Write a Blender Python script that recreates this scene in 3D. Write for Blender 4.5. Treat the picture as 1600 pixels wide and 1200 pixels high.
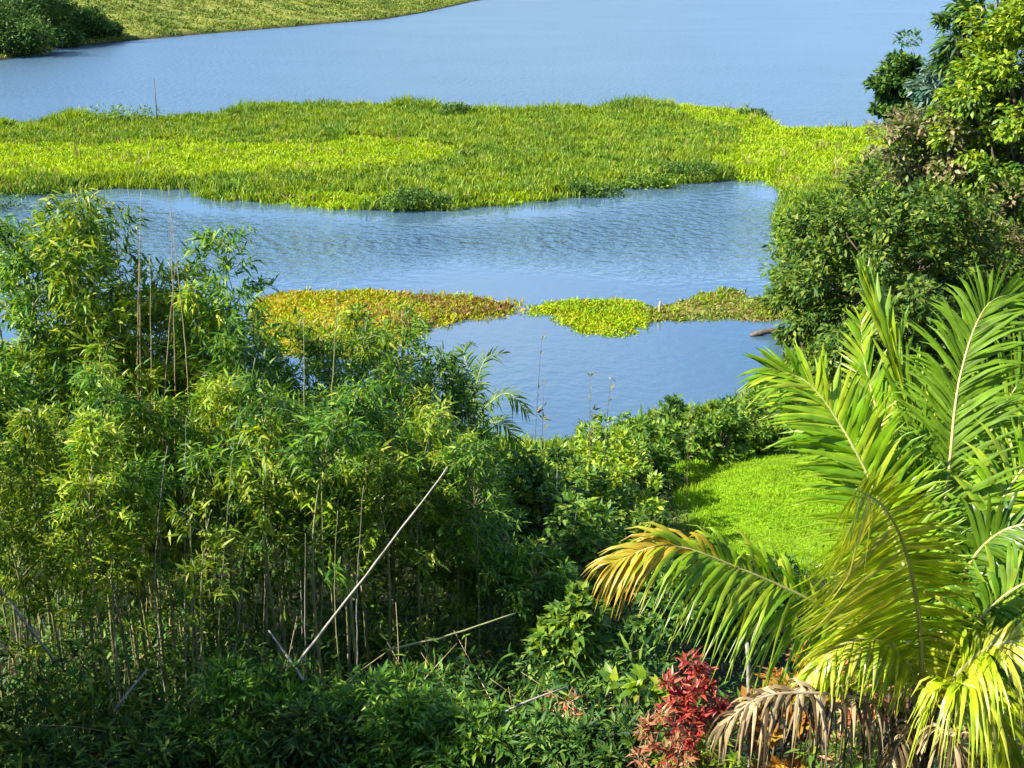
import bpy, math, random
import numpy as np

for o in list(bpy.data.objects):
    bpy.data.objects.remove(o)
scene = bpy.context.scene
rng = np.random.default_rng(11)
random.seed(11)
R = math.radians

# ------------------------------------------------------------------ camera
CAM_Z, PITCH, FPX = 20.0, R(20.0), 1903.0
cam_data = bpy.data.cameras.new("camera")
cam_data.sensor_width = 36.0
cam_data.lens = 36.0 * FPX / 1600.0
cam_data.clip_start, cam_data.clip_end = 0.1, 9000.0
cam = bpy.data.objects.new("camera", cam_data)
scene.collection.objects.link(cam)
cam.location = (0, 0, CAM_Z)
cam.rotation_euler = (R(90) - PITCH, 0, 0)
scene.camera = cam

# ------------------------------------------------------------------ sky, sun, exposure
SUN_EL, SUN_AZ = R(40.0), R(254.0)       # azimuth clockwise from +Y: from the left
world = bpy.data.worlds.new("World")
scene.world = world
world.use_nodes = True
wn = world.node_tree
wn.nodes.clear()
sky = wn.nodes.new("ShaderNodeTexSky")
sky.sky_type = 'NISHITA'
sky.sun_disc = False
sky.sun_elevation = SUN_EL
sky.sun_rotation = SUN_AZ
sky.air_density, sky.dust_density, sky.ozone_density = 1.0, 0.0, 10.0
bg = wn.nodes.new("ShaderNodeBackground")
bg.inputs["Strength"].default_value = 0.10
out = wn.nodes.new("ShaderNodeOutputWorld")
wtc = wn.nodes.new("ShaderNodeTexCoord")                        # thin high cloud over the whole sky, seen here only mirrored in the water
wmp = wn.nodes.new("ShaderNodeMapping"); wmp.inputs["Scale"].default_value = (1.6, 1.6, 5.0)
wnz = wn.nodes.new("ShaderNodeTexNoise"); wnz.inputs["Scale"].default_value = 3.0; wnz.inputs["Detail"].default_value = 6; wnz.inputs["Roughness"].default_value = 0.55
wrp = wn.nodes.new("ShaderNodeValToRGB"); wrp.color_ramp.elements[0].position = 0.43; wrp.color_ramp.elements[1].position = 0.70
wrp.color_ramp.elements[1].color = (0.4, 0.4, 0.4, 1)
wmx = wn.nodes.new("ShaderNodeMix"); wmx.data_type = 'RGBA'; wmx.inputs["B"].default_value = (6.5, 6.7, 7.0, 1)
wn.links.new(wtc.outputs["Generated"], wmp.inputs[0]); wn.links.new(wmp.outputs[0], wnz.inputs["Vector"]); wn.links.new(wnz.outputs[0], wrp.inputs[0])
wn.links.new(wrp.outputs[0], wmx.inputs["Factor"]); wn.links.new(sky.outputs[0], wmx.inputs["A"])
wn.links.new(wmx.outputs["Result"], bg.inputs[0])
wn.links.new(bg.outputs[0], out.inputs[0])
sun_data = bpy.data.lights.new("sun", 'SUN')
sun_data.energy = 5.0
sun_data.angle = R(0.5)
sun_data.color = (1.0, 0.93, 0.80)
sun = bpy.data.objects.new("sun", sun_data)
scene.collection.objects.link(sun)
sx, sy = math.sin(SUN_AZ) * math.cos(SUN_EL), math.cos(SUN_AZ) * math.cos(SUN_EL)
from mathutils import Vector
sun.rotation_euler = Vector((-sx, -sy, -math.sin(SUN_EL))).to_track_quat('-Z', 'Y').to_euler()
scene.view_settings.view_transform = 'Standard'
scene.view_settings.look = 'None'
scene.view_settings.gamma = 1.0
scene.view_settings.exposure = 1.5
scene.cycles.max_bounces = 4
scene.cycles.diffuse_bounces = 2
scene.cycles.transmission_bounces = 3
scene.cycles.use_denoising = True
scene.cycles.sample_clamp_direct = 12.0
scene.cycles.sample_clamp_indirect = 4.0
scene.cycles.caustics_reflective = False
scene.cycles.caustics_refractive = False
scene.cycles.use_adaptive_sampling = True
scene.cycles.adaptive_threshold = 0.03

# ------------------------------------------------------------------ helpers: placing
def ray(px, py):
    a, b = (px - 800.0) / FPX, (600.0 - py) / FPX
    return np.array([a, math.cos(PITCH) + b * math.sin(PITCH), -math.sin(PITCH) + b * math.cos(PITCH)])
def at_y(px, py, Y):
    d = ray(px, py)
    return np.array([0, 0, CAM_Z]) + d * (Y / d[1])
def at_z(px, py, z=0.0):
    d = ray(px, py)
    return np.array([0, 0, CAM_Z]) + d * ((z - CAM_Z) / d[2])

# ------------------------------------------------------------------ helpers: meshes
COL = scene.collection
def np_mesh(name, verts, tris=None, quads=None, mat=None, smooth=False, color=None):
    me = bpy.data.meshes.new(name)
    verts = np.asarray(verts, dtype=np.float32)
    parts, starts, n = [], [], 0
    if tris is not None and len(tris):
        t = np.asarray(tris, dtype=np.int32)
        parts.append(t.ravel()); starts.append(np.arange(len(t)) * 3); n += t.size
    if quads is not None and len(quads):
        q = np.asarray(quads, dtype=np.int32)
        parts.append(q.ravel()); starts.append(n + np.arange(len(q)) * 4); n += q.size
    loops = np.concatenate(parts); st = np.concatenate(starts).astype(np.int32)
    me.vertices.add(len(verts)); me.vertices.foreach_set("co", verts.ravel())
    me.loops.add(len(loops)); me.loops.foreach_set("vertex_index", loops.astype(np.int32))
    me.polygons.add(len(st)); me.polygons.foreach_set("loop_start", st)
    if smooth:
        me.polygons.foreach_set("use_smooth", np.ones(len(st), dtype=bool))
    me.update(calc_edges=True)
    if color is not None:
        ca = me.color_attributes.new("tint", 'FLOAT_COLOR', 'POINT')
        c4 = np.ones((len(verts), 4), dtype=np.float32); c4[:, :3] = color
        ca.data.foreach_set("color", c4.ravel())
    if mat:
        me.materials.append(mat)
    return me

class MB:
    def __init__(self):
        self.v, self.t, self.q, self.n = [], [], [], 0
    def add(self, v, t=None, q=None):
        v = np.asarray(v, dtype=np.float32).reshape(-1, 3)
        if t is not None and len(t): self.t.append(np.asarray(t) + self.n)
        if q is not None and len(q): self.q.append(np.asarray(q) + self.n)
        self.v.append(v); self.n += len(v)
    def mesh(self, name, mat, smooth=False):
        return np_mesh(name, np.concatenate(self.v), np.concatenate(self.t) if self.t else None,
                       np.concatenate(self.q) if self.q else None, mat, smooth)
    def build(self, name, mat, parent=None, smooth=False, kind=None):
        return link(name, self.mesh(name, mat, smooth), parent, kind)

def link(name, data, parent=None, kind=None):
    o = bpy.data.objects.new(name, data)
    COL.objects.link(o)
    if parent is not None: o.parent = parent
    if kind: o["kind"] = kind
    return o
def tag(o, label, cat, group=None):
    o["label"] = label; o["category"] = cat
    if group: o["group"] = group
    return o
def empty(name, loc, label=None, cat=None, group=None, rz=0.0, s=1.0):
    o = bpy.data.objects.new(name, None)
    COL.objects.link(o)
    o.location = [float(c) for c in loc]; o.rotation_euler = (0, 0, rz); o.scale = (s, s, s)
    o.empty_display_size = 0.2
    if label: tag(o, label, cat, group)
    return o

def unit(v):
    v = np.asarray(v, dtype=float)
    return v / np.maximum(np.linalg.norm(v, axis=-1, keepdims=True), 1e-9)

def tube(pts, rad, sides=6, cap=True):
    pts = np.asarray(pts, dtype=float); n = len(pts)
    rad = np.broadcast_to(np.asarray(rad, dtype=float), (n,))
    tan = unit(np.gradient(pts, axis=0))
    ref = np.array([0.0, 1.0, 0.0]) if abs(tan[0][1]) < 0.8 else np.array([1.0, 0, 0])
    a = unit(np.cross(tan, ref)); b = np.cross(tan, a)
    th = np.arange(sides) * 2 * math.pi / sides
    ring = pts[:, None, :] + rad[:, None, None] * (np.cos(th)[None, :, None] * a[:, None, :] + np.sin(th)[None, :, None] * b[:, None, :])
    v = ring.reshape(-1, 3)
    i = np.arange(n - 1)[:, None] * sides; j = np.arange(sides)[None, :]; k = (j + 1) % sides
    q = np.stack([i + j, i + k, i + sides + k, i + sides + j], -1).reshape(-1, 4)
    t = None
    if cap:
        v = np.concatenate([v, pts[:1], pts[-1:]])
        jj = np.arange(sides); kk = (jj + 1) % sides; m = n * sides
        t = np.concatenate([np.stack([kk, jj, np.full(sides, m)], -1),
                            np.stack([(n - 1) * sides + jj, (n - 1) * sides + kk, np.full(sides, m + 1)], -1)])
    return v, t, q

def spline(ctrl, n):
    c = np.asarray(ctrl, dtype=float)
    c = np.concatenate([[2 * c[0] - c[1]], c, [2 * c[-1] - c[-2]]])
    m = len(c) - 3; o = []
    for u in np.linspace(0, m - 1e-6, n):
        i = int(u); f = u - i; p0, p1, p2, p3 = c[i:i + 4]
        o.append(0.5 * ((2 * p1) + (-p0 + p2) * f + (2 * p0 - 5 * p1 + 4 * p2 - p3) * f * f + (-p0 + 3 * p1 - 3 * p2 + p3) * f ** 3))
    return np.array(o)

# leaf templates: base at origin, tip along +Y, face towards +Z
def lance(w, droop=0.12, fold=0.04):
    v = np.array([[0, 0, 0], [-w, .32, fold], [0, .36, 0], [w, .32, fold], [-w * .62, .68, fold - droop * .4], [0, .7, -droop * .4], [w * .62, .68, fold - droop * .4], [0, 1, -droop]])
    t = np.array([[0, 2, 1], [0, 3, 2], [1, 2, 4], [2, 5, 4], [2, 3, 5], [3, 6, 5], [4, 5, 7], [5, 6, 7]])
    return v, t
def simple_leaf(w, droop=0.1, fold=0.05):
    v = np.array([[0, 0, 0], [-w, .45, fold], [0, .5, -0.02], [w, .45, fold], [0, 1, -droop]])
    t = np.array([[0, 2, 1], [0, 3, 2], [1, 2, 4], [2, 3, 4]])
    return v, t
BAMBOO = lance(0.095, 0.22, 0.02)
OVAL = simple_leaf(0.24, 0.12, 0.06)
LONG = simple_leaf(0.13, 0.2, 0.03)
BROAD = lance(0.26, 0.15, 0.05)

def frames(d, up):
    y = unit(d); x = unit(np.cross(y, up)); z = np.cross(x, y)
    return np.stack([x, y, z], -1)
def scatter(tmpl, pos, d, up, size):
    tv, tt = tmpl; M = frames(d, up); n = len(pos)
    v = np.einsum('nij,kj->nki', M, tv) * np.asarray(size).reshape(-1, 1, 1) + pos[:, None, :]
    t = tt[None] + (np.arange(n) * len(tv))[:, None, None]
    return v.reshape(-1, 3), t.reshape(-1, 3)
def rdir(n):
    return unit(rng.normal(size=(n, 3)))

# ------------------------------------------------------------------ helpers: materials
def new_mat(name):
    m = bpy.data.materials.new(name); m.use_nodes = True
    nt = m.node_tree; nt.nodes.clear()
    o = nt.nodes.new("ShaderNodeOutputMaterial")
    return m, nt, o
def ramp(nt, stops):
    r = nt.nodes.new("ShaderNodeValToRGB"); e = r.color_ramp.elements
    while len(e) < len(stops): e.new(0.5)
    for k, (p, c) in enumerate(stops):
        e[k].position = p; e[k].color = (*c, 1)
    return r
def leaf_mat(name, cols, trans=0.35, rough=0.45, vary=0.25, spec=0.4, patch=None):
    """per-leaf colour from random-per-island, slight variation per plant; thin leaf lets light through"""
    m, nt, o = new_mat(name)
    geo = nt.nodes.new("ShaderNodeNewGeometry")
    n = len(cols)
    rp = ramp(nt, [(k / max(n - 1, 1), c) for k, c in enumerate(cols)])
    nt.links.new(geo.outputs["Random Per Island"], rp.inputs[0])
    col = rp.outputs[0]
    if patch:
        nz = nt.nodes.new("ShaderNodeTexNoise"); nz.inputs["Scale"].default_value = patch[0]; nz.inputs["Detail"].default_value = 3
        nt.links.new(geo.outputs["Position"], nz.inputs["Vector"])
        r2 = ramp(nt, [(0.42, (0, 0, 0)), (0.6, (1, 1, 1))]); nt.links.new(nz.outputs[0], r2.inputs[0])
        mx = nt.nodes.new("ShaderNodeMix"); mx.data_type = 'RGBA'
        nt.links.new(r2.outputs[0], mx.inputs["Factor"]); nt.links.new(col, mx.inputs["A"])
        rb = ramp(nt, [(0, patch[1]), (1, patch[2])]); nt.links.new(geo.outputs["Random Per Island"], rb.inputs[0])
        nt.links.new(rb.outputs[0], mx.inputs["B"]); col = mx.outputs["Result"]
    mo = nt.nodes.new("ShaderNodeTexNoise"); mo.inputs["Scale"].default_value = 7.0; mo.inputs["Detail"].default_value = 3
    nt.links.new(geo.outputs["Position"], mo.inputs["Vector"])
    m2 = nt.nodes.new("ShaderNodeMapRange"); m2.inputs["From Min"].default_value = .3; m2.inputs["From Max"].default_value = .7; m2.inputs["To Min"].default_value = .7; m2.inputs["To Max"].default_value = 1.3
    nt.links.new(mo.outputs[0], m2.inputs["Value"])
    oi = nt.nodes.new("ShaderNodeObjectInfo")
    mr = nt.nodes.new("ShaderNodeMapRange"); mr.inputs["To Min"].default_value = 1 - vary; mr.inputs["To Max"].default_value = 1 + vary
    nt.links.new(oi.outputs["Random"], mr.inputs["Value"])
    hs = nt.nodes.new("ShaderNodeHueSaturation"); nt.links.new(col, hs.inputs["Color"]); mm = nt.nodes.new("ShaderNodeMath"); mm.operation = 'MULTIPLY'; nt.links.new(mr.outputs[0], mm.inputs[0]); nt.links.new(m2.outputs[0], mm.inputs[1]); nt.links.new(mm.outputs[0], hs.inputs["Value"])
    p = nt.nodes.new("ShaderNodeBsdfPrincipled"); p.inputs["Roughness"].default_value = rough
    p.inputs["Specular IOR Level"].default_value = spec
    nt.links.new(hs.outputs[0], p.inputs["Base Color"])
    if trans > 0:
        tr = nt.nodes.new("ShaderNodeBsdfTranslucent")
        h2 = nt.nodes.new("ShaderNodeHueSaturation"); h2.inputs["Hue"].default_value = 0.485; h2.inputs["Saturation"].default_value = 1.1; h2.inputs["Value"].default_value = 1.25
        nt.links.new(hs.outputs[0], h2.inputs["Color"]); nt.links.new(h2.outputs[0], tr.inputs["Color"])
        ms = nt.nodes.new("ShaderNodeMixShader"); ms.inputs[0].default_value = trans
        nt.links.new(p.outputs[0], ms.inputs[1]); nt.links.new(tr.outputs[0], ms.inputs[2]); nt.links.new(ms.outputs[0], o.inputs[0])
    else:
        nt.links.new(p.outputs[0], o.inputs[0])
    return m
def bark_mat(name, c1, c2, scale=8.0, rough=0.8, stretch=0.25, bump=0.3):
    m, nt, o = new_mat(name)
    tc = nt.nodes.new("ShaderNodeTexCoord"); mp = nt.nodes.new("ShaderNodeMapping"); mp.inputs["Scale"].default_value = (1, 1, stretch)
    nz = nt.nodes.new("ShaderNodeTexNoise"); nz.inputs["Scale"].default_value = scale; nz.inputs["Detail"].default_value = 5
    nt.links.new(tc.outputs["Object"], mp.inputs[0]); nt.links.new(mp.outputs[0], nz.inputs["Vector"])
    rp = ramp(nt, [(0.3, c1), (0.7, c2)]); nt.links.new(nz.outputs[0], rp.inputs[0])
    p = nt.nodes.new("ShaderNodeBsdfPrincipled"); p.inputs["Roughness"].default_value = rough
    b = nt.nodes.new("ShaderNodeBump"); b.inputs["Strength"].default_value = bump; b.inputs["Distance"].default_value = 0.02
    nt.links.new(nz.outputs[0], b.inputs["Height"]); nt.links.new(b.outputs[0], p.inputs["Normal"])
    nt.links.new(rp.outputs[0], p.inputs["Base Color"]); nt.links.new(p.outputs[0], o.inputs[0])
    return m

M = {}
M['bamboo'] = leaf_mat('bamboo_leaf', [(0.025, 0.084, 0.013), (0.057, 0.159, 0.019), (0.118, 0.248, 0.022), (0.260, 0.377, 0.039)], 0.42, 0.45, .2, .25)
M['bamboo_sunlit'] = leaf_mat('bamboo_leaf_sunlit_yellow', [(0.056, 0.146, 0.011), (0.130, 0.248, 0.014), (0.248, 0.360, 0.020), (0.442, 0.468, 0.065)], 0.42, 0.45, .2, .25)  # yellower, lighter copy of the bamboo leaf: sunlit look put into the colour
M['culm'] = bark_mat('bamboo_culm', (.16, .19, .06), (.34, .33, .15), 5, 0.45, 0.2, 0.1)
M['culm_dry'] = bark_mat('dry_culm', (.30, .21, .10), (.48, .38, .20), 6, 0.6, 0.2, 0.15)
M['culm_grey'] = bark_mat('grey_culm', (.18, .17, .13), (.36, .34, .28), 6, 0.7, 0.2, 0.2)
M['bark'] = bark_mat('tree_bark', (.06, .045, .03), (.16, .12, .085), 6)
M['bark_pale'] = bark_mat('pale_bark', (.20, .19, .15), (.42, .40, .33), 5)
M['dark_leaf'] = leaf_mat('dark_glossy_leaf', [(0.015, 0.053, 0.013), (0.035, 0.098, 0.016), (0.073, 0.151, 0.020), (0.161, 0.241, 0.034)], 0.30, 0.5, .2, .2)
M['tree_leaf'] = leaf_mat('round_tree_leaf', [(.022, .060, .012), (.05, .11, .015), (.10, .165, .02), (.21, .26, .035)], 0.32, 0.5, .1, .2)
M['mid_leaf'] = leaf_mat('mid_green_leaf', [(0.034, 0.095, 0.013), (0.077, 0.177, 0.018), (0.149, 0.260, 0.025), (0.286, 0.377, 0.039)], 0.36, 0.5, .2, .25)
M['lime_leaf'] = leaf_mat('yellow_green_leaf', [(0.064, 0.148, 0.011), (0.131, 0.240, 0.013), (0.224, 0.325, 0.017), (0.356, 0.414, 0.034)], 0.38, 0.45)
M['blue_leaf'] = leaf_mat('bluish_green_leaf', [(.03, .07, .05), (.06, .12, .08), (.12, .19, .13), (.20, .27, .20)], 0.25, 0.35)
M['flush_leaf'] = leaf_mat('pinkish_flushed_leaf', [(.05, .11, .015), (.12, .18, .03), (.28, .24, .09), (.42, .30, .18)], 0.3, 0.45)
M['olive_leaf'] = leaf_mat('dull_olive_leaf', [(.07, .08, .025), (.12, .13, .035), (.17, .17, .05), (.20, .17, .08)], 0.25, 0.6)
M['red_leaf'] = leaf_mat('red_leaf', [(.09, .07, .02), (.28, .025, .02), (.44, .05, .04), (.48, .17, .09)], 0.3, 0.4)
M['salmon_leaf'] = leaf_mat('salmon_leaf', [(.26, .07, .03), (.48, .17, .08), (.54, .30, .14), (.36, .30, .10)], 0.3, 0.45)
M['orange_leaf'] = leaf_mat('orange_brown_leaf', [(.20, .08, .015), (.34, .15, .02), (.42, .24, .03), (.22, .20, .03)], 0.3, 0.45)
M['yellow_leaf'] = leaf_mat('yellow_leaf', [(.16, .17, .015), (.36, .30, .02), (.50, .40, .03), (.20, .24, .03)], 0.3, 0.4)
M['frond'] = leaf_mat('palm_leaflet', [(.05, .14, .010), (.09, .20, .012), (.15, .26, .016)], 0.45, 0.34, 0.15, 0.45)
M['frond_l'] = leaf_mat('palm_leaflet_light', [(.12, .27, .008), (.20, .35, .010), (.36, .44, .03)], 0.42, 0.34, 0.1, 0.45)
M['frond_dark'] = leaf_mat('palm_leaflet_dark', [(.055, .15, .006), (.10, .21, .008), (.24, .33, .02)], 0.45, 0.5, 0.15, 0.22)
M['frond_y'] = leaf_mat('palm_leaflet_yellow', [(.26, .38, .012), (.38, .47, .016), (.56, .54, .08)], 0.38, 0.34, 0.1, 0.45)
M['frond_tip'] = leaf_mat('palm_leaflet_orange', [(.30, .30, .02), (.44, .34, .02), (.46, .26, .03)], 0.4, 0.4, 0.1, 0.5)
M['frond_dead'] = leaf_mat('palm_leaflet_dead', [(.06, .04, .018), (.14, .095, .04), (.32, .24, .12), (.48, .39, .22)], 0.15, 0.7, 0.1, 0.2)
M['midrib'] = bark_mat('palm_midrib', (.24, .27, .06), (.46, .42, .16), 6, 0.4, 0.3, 0.1)
M['midrib_dead'] = bark_mat('dead_midrib', (.26, .17, .09), (.50, .40, .25), 6, 0.7, 0.3, 0.2)
M['fibre'] = bark_mat('palm_fibre', (.07, .035, .02), (.24, .13, .08), 22, 0.9, 0.3, 0.8)
M['lime_grass'] = leaf_mat('lime_marsh_grass', [(.15, .27, .008), (.21, .35, .008), (.28, .42, .010), (.34, .42, .02)], 0.35, 0.6, 0, 0.2, (0.30, (.25, .38, .008), (.38, .48, .010)))
M['reed'] = leaf_mat('olive_reed', [(.06, .15, .018), (.11, .22, .022), (.17, .28, .025), (.28, .30, .06)], 0.35, 0.6, 0, 0.2, (0.30, (.15, .26, .014), (.28, .35, .025)))
M['gold_mat'] = leaf_mat('golden_floating_plants', [(.20, .26, .012), (.34, .32, .015), (.42, .34, .02), (.38, .26, .025)], 0.3, 0.6, 0, 0.2)
M['rust_mat'] = leaf_mat('rusty_floating_plants', [(.16, .14, .03), (.24, .13, .04), (.30, .20, .07), (.18, .22, .03)], 0.3, 0.6, 0, 0.2)
M['pale_mat'] = leaf_mat('pale_floating_plants', [(.16, .19, .03), (.24, .25, .05), (.34, .30, .10), (.30, .20, .08)], 0.3, 0.6, 0, 0.2)
M['lawn'] = leaf_mat('lawn_grass', [(0.151, 0.313, 0.009), (0.217, 0.399, 0.011), (0.300, 0.480, 0.014)], 0.35, 0.6, 0, 0.2, (0.35, (.16, .28, .008), (.24, .36, .012)))
M['far_grass'] = leaf_mat('far_bank_grass', [(.13, .20, .03), (.19, .26, .04), (.26, .30, .06), (.22, .21, .06)], 0.3, 0.7, 0, 0.1, (0.09, (.06, .12, .025), (.16, .22, .035)))
M['litter'] = leaf_mat('dry_litter', [(.07, .045, .025), (.14, .09, .05), (.24, .17, .10), (.34, .27, .18)], 0.1, 0.8, 0, 0.1)

# ------------------------------------------------------------------ terrain
def poly_px(pts, z=0.0):
    return np.array([at_z(x, y, z)[:2] for x, y in pts])
def sdist(P, poly):
    """signed distance, positive inside"""
    a = poly; b = np.roll(poly, -1, axis=0)
    best = np.full(len(P), 1e18); inside = np.zeros(len(P), dtype=bool)
    for p, q in zip(a, b):
        e = q - p; w = P - p
        t = np.clip((w @ e) / max(e @ e, 1e-12), 0, 1)
        best = np.minimum(best, ((w - t[:, None] * e) ** 2).sum(1))
        c = ((p[1] > P[:, 1]) != (q[1] > P[:, 1]))
        xi = p[0] + (P[:, 1] - p[1]) * e[0] / (e[1] if abs(e[1]) > 1e-9 else 1e-9)
        inside ^= c & (P[:, 0] < xi)
    d = np.sqrt(best)
    return np.where(inside, d, -d)

ISLAND = poly_px([(-260, 305), (-60, 304), (60, 303), (120, 300), (170, 294), (290, 295), (335, 312), (380, 314), (450, 319), (560, 329), (640, 330), (700, 327), (800, 320), (860, 312),
                  (905, 306), (960, 296), (1040, 288), (1130, 283), (1195, 281), (1215, 292), (1240, 306), (1300, 300), (1420, 260),
                  (1440, 215), (1380, 206), (1300, 205), (1215, 206), (1195, 190), (1170, 180), (1080, 172), (1000, 172), (900, 178), (800, 184), (740, 184), (640, 172), (500, 170), (430, 172),
                  (330, 186), (250, 190), (130, 190), (60, 200), (-60, 200), (-260, 205)])
GOLD = poly_px([(395, 470), (430, 458), (560, 455), (700, 462), (770, 468), (818, 476), (820, 485), (775, 496), (700, 506), (640, 530), (560, 560), (450, 560), (400, 520)])
TONGUE = poly_px([(826, 482), (856, 476), (880, 472), (950, 470), (1005, 474), (1012, 500), (985, 520), (955, 527), (920, 522), (885, 506), (860, 493), (826, 489)])
PALE = poly_px([(1000, 486), (1040, 480), (1090, 470), (1110, 460), (1140, 454), (1165, 466), (1230, 474), (1290, 474), (1290, 496), (1180, 498), (1100, 499), (1010, 502)])
LAND = np.array([at_z(x, y)[:2] for x, y in [(-700, 545), (-300, 552), (0, 560), (150, 575), (300, 590), (600, 660), (760, 700), (860, 716), (930, 690), (1010, 662), (1130, 642),
                 (1190, 612), (1232, 565), (1250, 530), (1258, 490), (1245, 440), (1225, 400), (1212, 340), (1225, 306), (1300, 260), (1400, 218), (1480, 190), (1600, 150), (1800, 120), (2300, 110)]]
                + [(400, 90), (400, -300), (-300, -300), (-300, 62)])
FAR = np.array([at_z(x, y)[:2] for x, y in [(-900, 150), (-200, 112), (0, 95), (60, 82), (100, 74), (150, 70), (200, 64), (330, 52), (420, 45), (500, 38), (600, 30), (660, 20), (705, 10), (745, 1), (800, -6), (900, -12), (1100, -20), (1500, -36)]]
               + [(3000, 3000), (-3000, 3000), (-3000, 200)])

PROF_D = np.array([-400, -10, 0, 5, 9, 12, 16, 20, 25, 30, 36, 42, 47, 52, 60])
PROF_Z = np.array([22, 19, 18.3, 14.4, 11.9, 10.5, 8.9, 7.4, 5.7, 4.2, 3.0, 1.9, 0.9, 0.5, 0.3])
def wob(x, y, s, ph=0.0):
    return (np.sin(x * s + 1.3 + ph) * np.cos(y * s * 1.17 + .4 + ph) + .5 * np.sin(x * s * 2.3 + y * s * 1.9 + 2.1 + ph) + .25 * np.cos(x * s * 4.9 - y * s * 4.1 + ph)) / 1.75
def H(x, y):
    x = np.atleast_1d(np.asarray(x, float)); y = np.atleast_1d(np.asarray(y, float))
    P = np.stack([x, y], -1)
    z = np.full(len(x), -1.5)
    def mat(poly, top, soft):
        s = sdist(P, poly) + wob(x, y, 0.9) * 0.5
        return np.clip(-0.9 + (s + soft) / (2 * soft) * (top + 0.9), -1.5, top)
    z = np.maximum(z, mat(ISLAND, 0.35, 1.2) + 0.0)
    for p in (GOLD, TONGUE, PALE):
        z = np.maximum(z, mat(p, 0.10, 0.6))
    s = sdist(P, LAND)
    prof = np.interp(y, PROF_D, PROF_Z)
    body = np.maximum(prof, 0.8 + 0.10 * np.maximum(s, 0)) + wob(x, y, 0.35) * 0.18 + wob(x, y, 1.3) * 0.05
    body = body + 1.2 * np.exp(-(((x - 9.5) / 4.5) ** 2 + ((y - 35) / 4.5) ** 2))
    land = np.where(s > 0, np.minimum(0.05 + 0.55 * s, body), np.maximum(-1.5, 0.05 + 0.5 * s))
    z = np.maximum(z, land)
    f = sdist(P, FAR)
    lift = 0.25 + 0.15 * np.maximum(f, 0) + 1.2 * (wob(x, y, 0.05) + 0.6 * wob(x, y, 0.16, 2)) * np.clip(f / 25, 0, 1)
    lift = np.minimum(lift, 45 + 6 * wob(x, y, 0.01))
    far = np.where(f > 0, np.minimum(0.05 + 0.4 * f, lift), np.maximum(-1.5, 0.05 + 0.3 * f))
    return np.maximum(z, far)
def h1(x, y):
    return float(H(x, y)[0])
def hit(px, py):
    """the ground point seen at a pixel"""
    d = ray(px, py); t = np.concatenate([np.arange(4, 80, 0.1), np.arange(80, 600, 0.5)]) / d[1]
    p = np.array([0, 0, CAM_Z]) + t[:, None] * d
    k = np.argmax(p[:, 2] < np.maximum(H(p[:, 0], p[:, 1]), 0))
    return p[k]

ang = np.concatenate([np.linspace(-180, -40, 60)[:-1], np.linspace(-40, 40, 440), np.linspace(40, 180, 60)[1:]])
rad = np.concatenate([[0.02], np.geomspace(2, 30, 80)[:-1], np.geomspace(30, 600, 330)[:-1], np.geomspace(600, 6000, 40)])
A_, R_ = np.meshgrid(np.radians(ang), rad)
gx, gy = (np.sin(A_) * R_).ravel(), (np.cos(A_) * R_).ravel()
gz = H(gx, gy)
na, nr = len(ang), len(rad)
ii, jj = np.meshgrid(np.arange(nr - 1), np.arange(na - 1), indexing='ij')
gq = np.stack([ii * na + jj, ii * na + jj + 1, (ii + 1) * na + jj + 1, (ii + 1) * na + jj], -1).reshape(-1, 4)[:, ::-1]
P2 = np.stack([gx, gy], -1)
LAWN_PX = [(1062, 735), (1100, 715), (1180, 690), (1290, 680), (1420, 700), (1420, 900), (1290, 895), (1180, 885), (1105, 880), (1075, 800)]
LAWN = np.array([hit(x, y)[:2] for x, y in LAWN_PX])
tint = np.tile(np.array([.024, .024, .012]), (len(gx), 1))
def zone(mask, c):
    w = np.clip(mask, 0, 1)[:, None]
    global tint
    tint = tint * (1 - w) + np.array(c) * w
zone(sdist(P2, ISLAND) / 1.0, (.12, .17, .015))
for p, c in ((GOLD, (.26, .19, .02)), (TONGUE, (.22, .22, .015)), (PALE, (.20, .18, .06))):
    zone(sdist(P2, p) / 0.6 + 0.5, c)
zone((sdist(P2, LAND) > 0) * np.clip((gy - 44) / 8, 0, 1), (.10, .13, .02))
zone(sdist(P2, LAWN) / 1.5 + 0.5, (.19, .34, .012))
zone(sdist(P2, FAR) / 4, (.20, .22, .045))

m, nt, o_ = new_mat('ground_soil')
at = nt.nodes.new("ShaderNodeAttribute"); at.attribute_name = "tint"
geo = nt.nodes.new("ShaderNodeNewGeometry")
n1 = nt.nodes.new("ShaderNodeTexNoise"); n1.inputs["Scale"].default_value = 1.7; n1.inputs["Detail"].default_value = 8; n1.inputs["Roughness"].default_value = 0.7
nt.links.new(geo.outputs["Position"], n1.inputs["Vector"])
rp = ramp(nt, [(0.3, (.55, .55, .55)), (0.7, (1.35, 1.3, 1.25))]); nt.links.new(n1.outputs[0], rp.inputs[0])
mx = nt.nodes.new("ShaderNodeMix"); mx.data_type = 'RGBA'; mx.blend_type = 'MULTIPLY'; mx.inputs["Factor"].default_value = 1
nt.links.new(at.outputs["Color"], mx.inputs["A"]); nt.links.new(rp.outputs[0], mx.inputs["B"])
p = nt.nodes.new("ShaderNodeBsdfPrincipled"); p.inputs["Roughness"].default_value = 0.95; p.inputs["Specular IOR Level"].default_value = 0.1
b = nt.nodes.new("ShaderNodeBump"); b.inputs["Strength"].default_value = 0.8; b.inputs["Distance"].default_value = 0.15
nt.links.new(n1.outputs[0], b.inputs["Height"]); nt.links.new(b.outputs[0], p.inputs["Normal"])
nt.links.new(mx.outputs["Result"], p.inputs["Base Color"]); nt.links.new(p.outputs[0], o_.inputs[0])
ground = link("ground", np_mesh("ground", np.stack([gx, gy, gz], -1), None, gq, m, True, tint), None, "structure")
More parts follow.
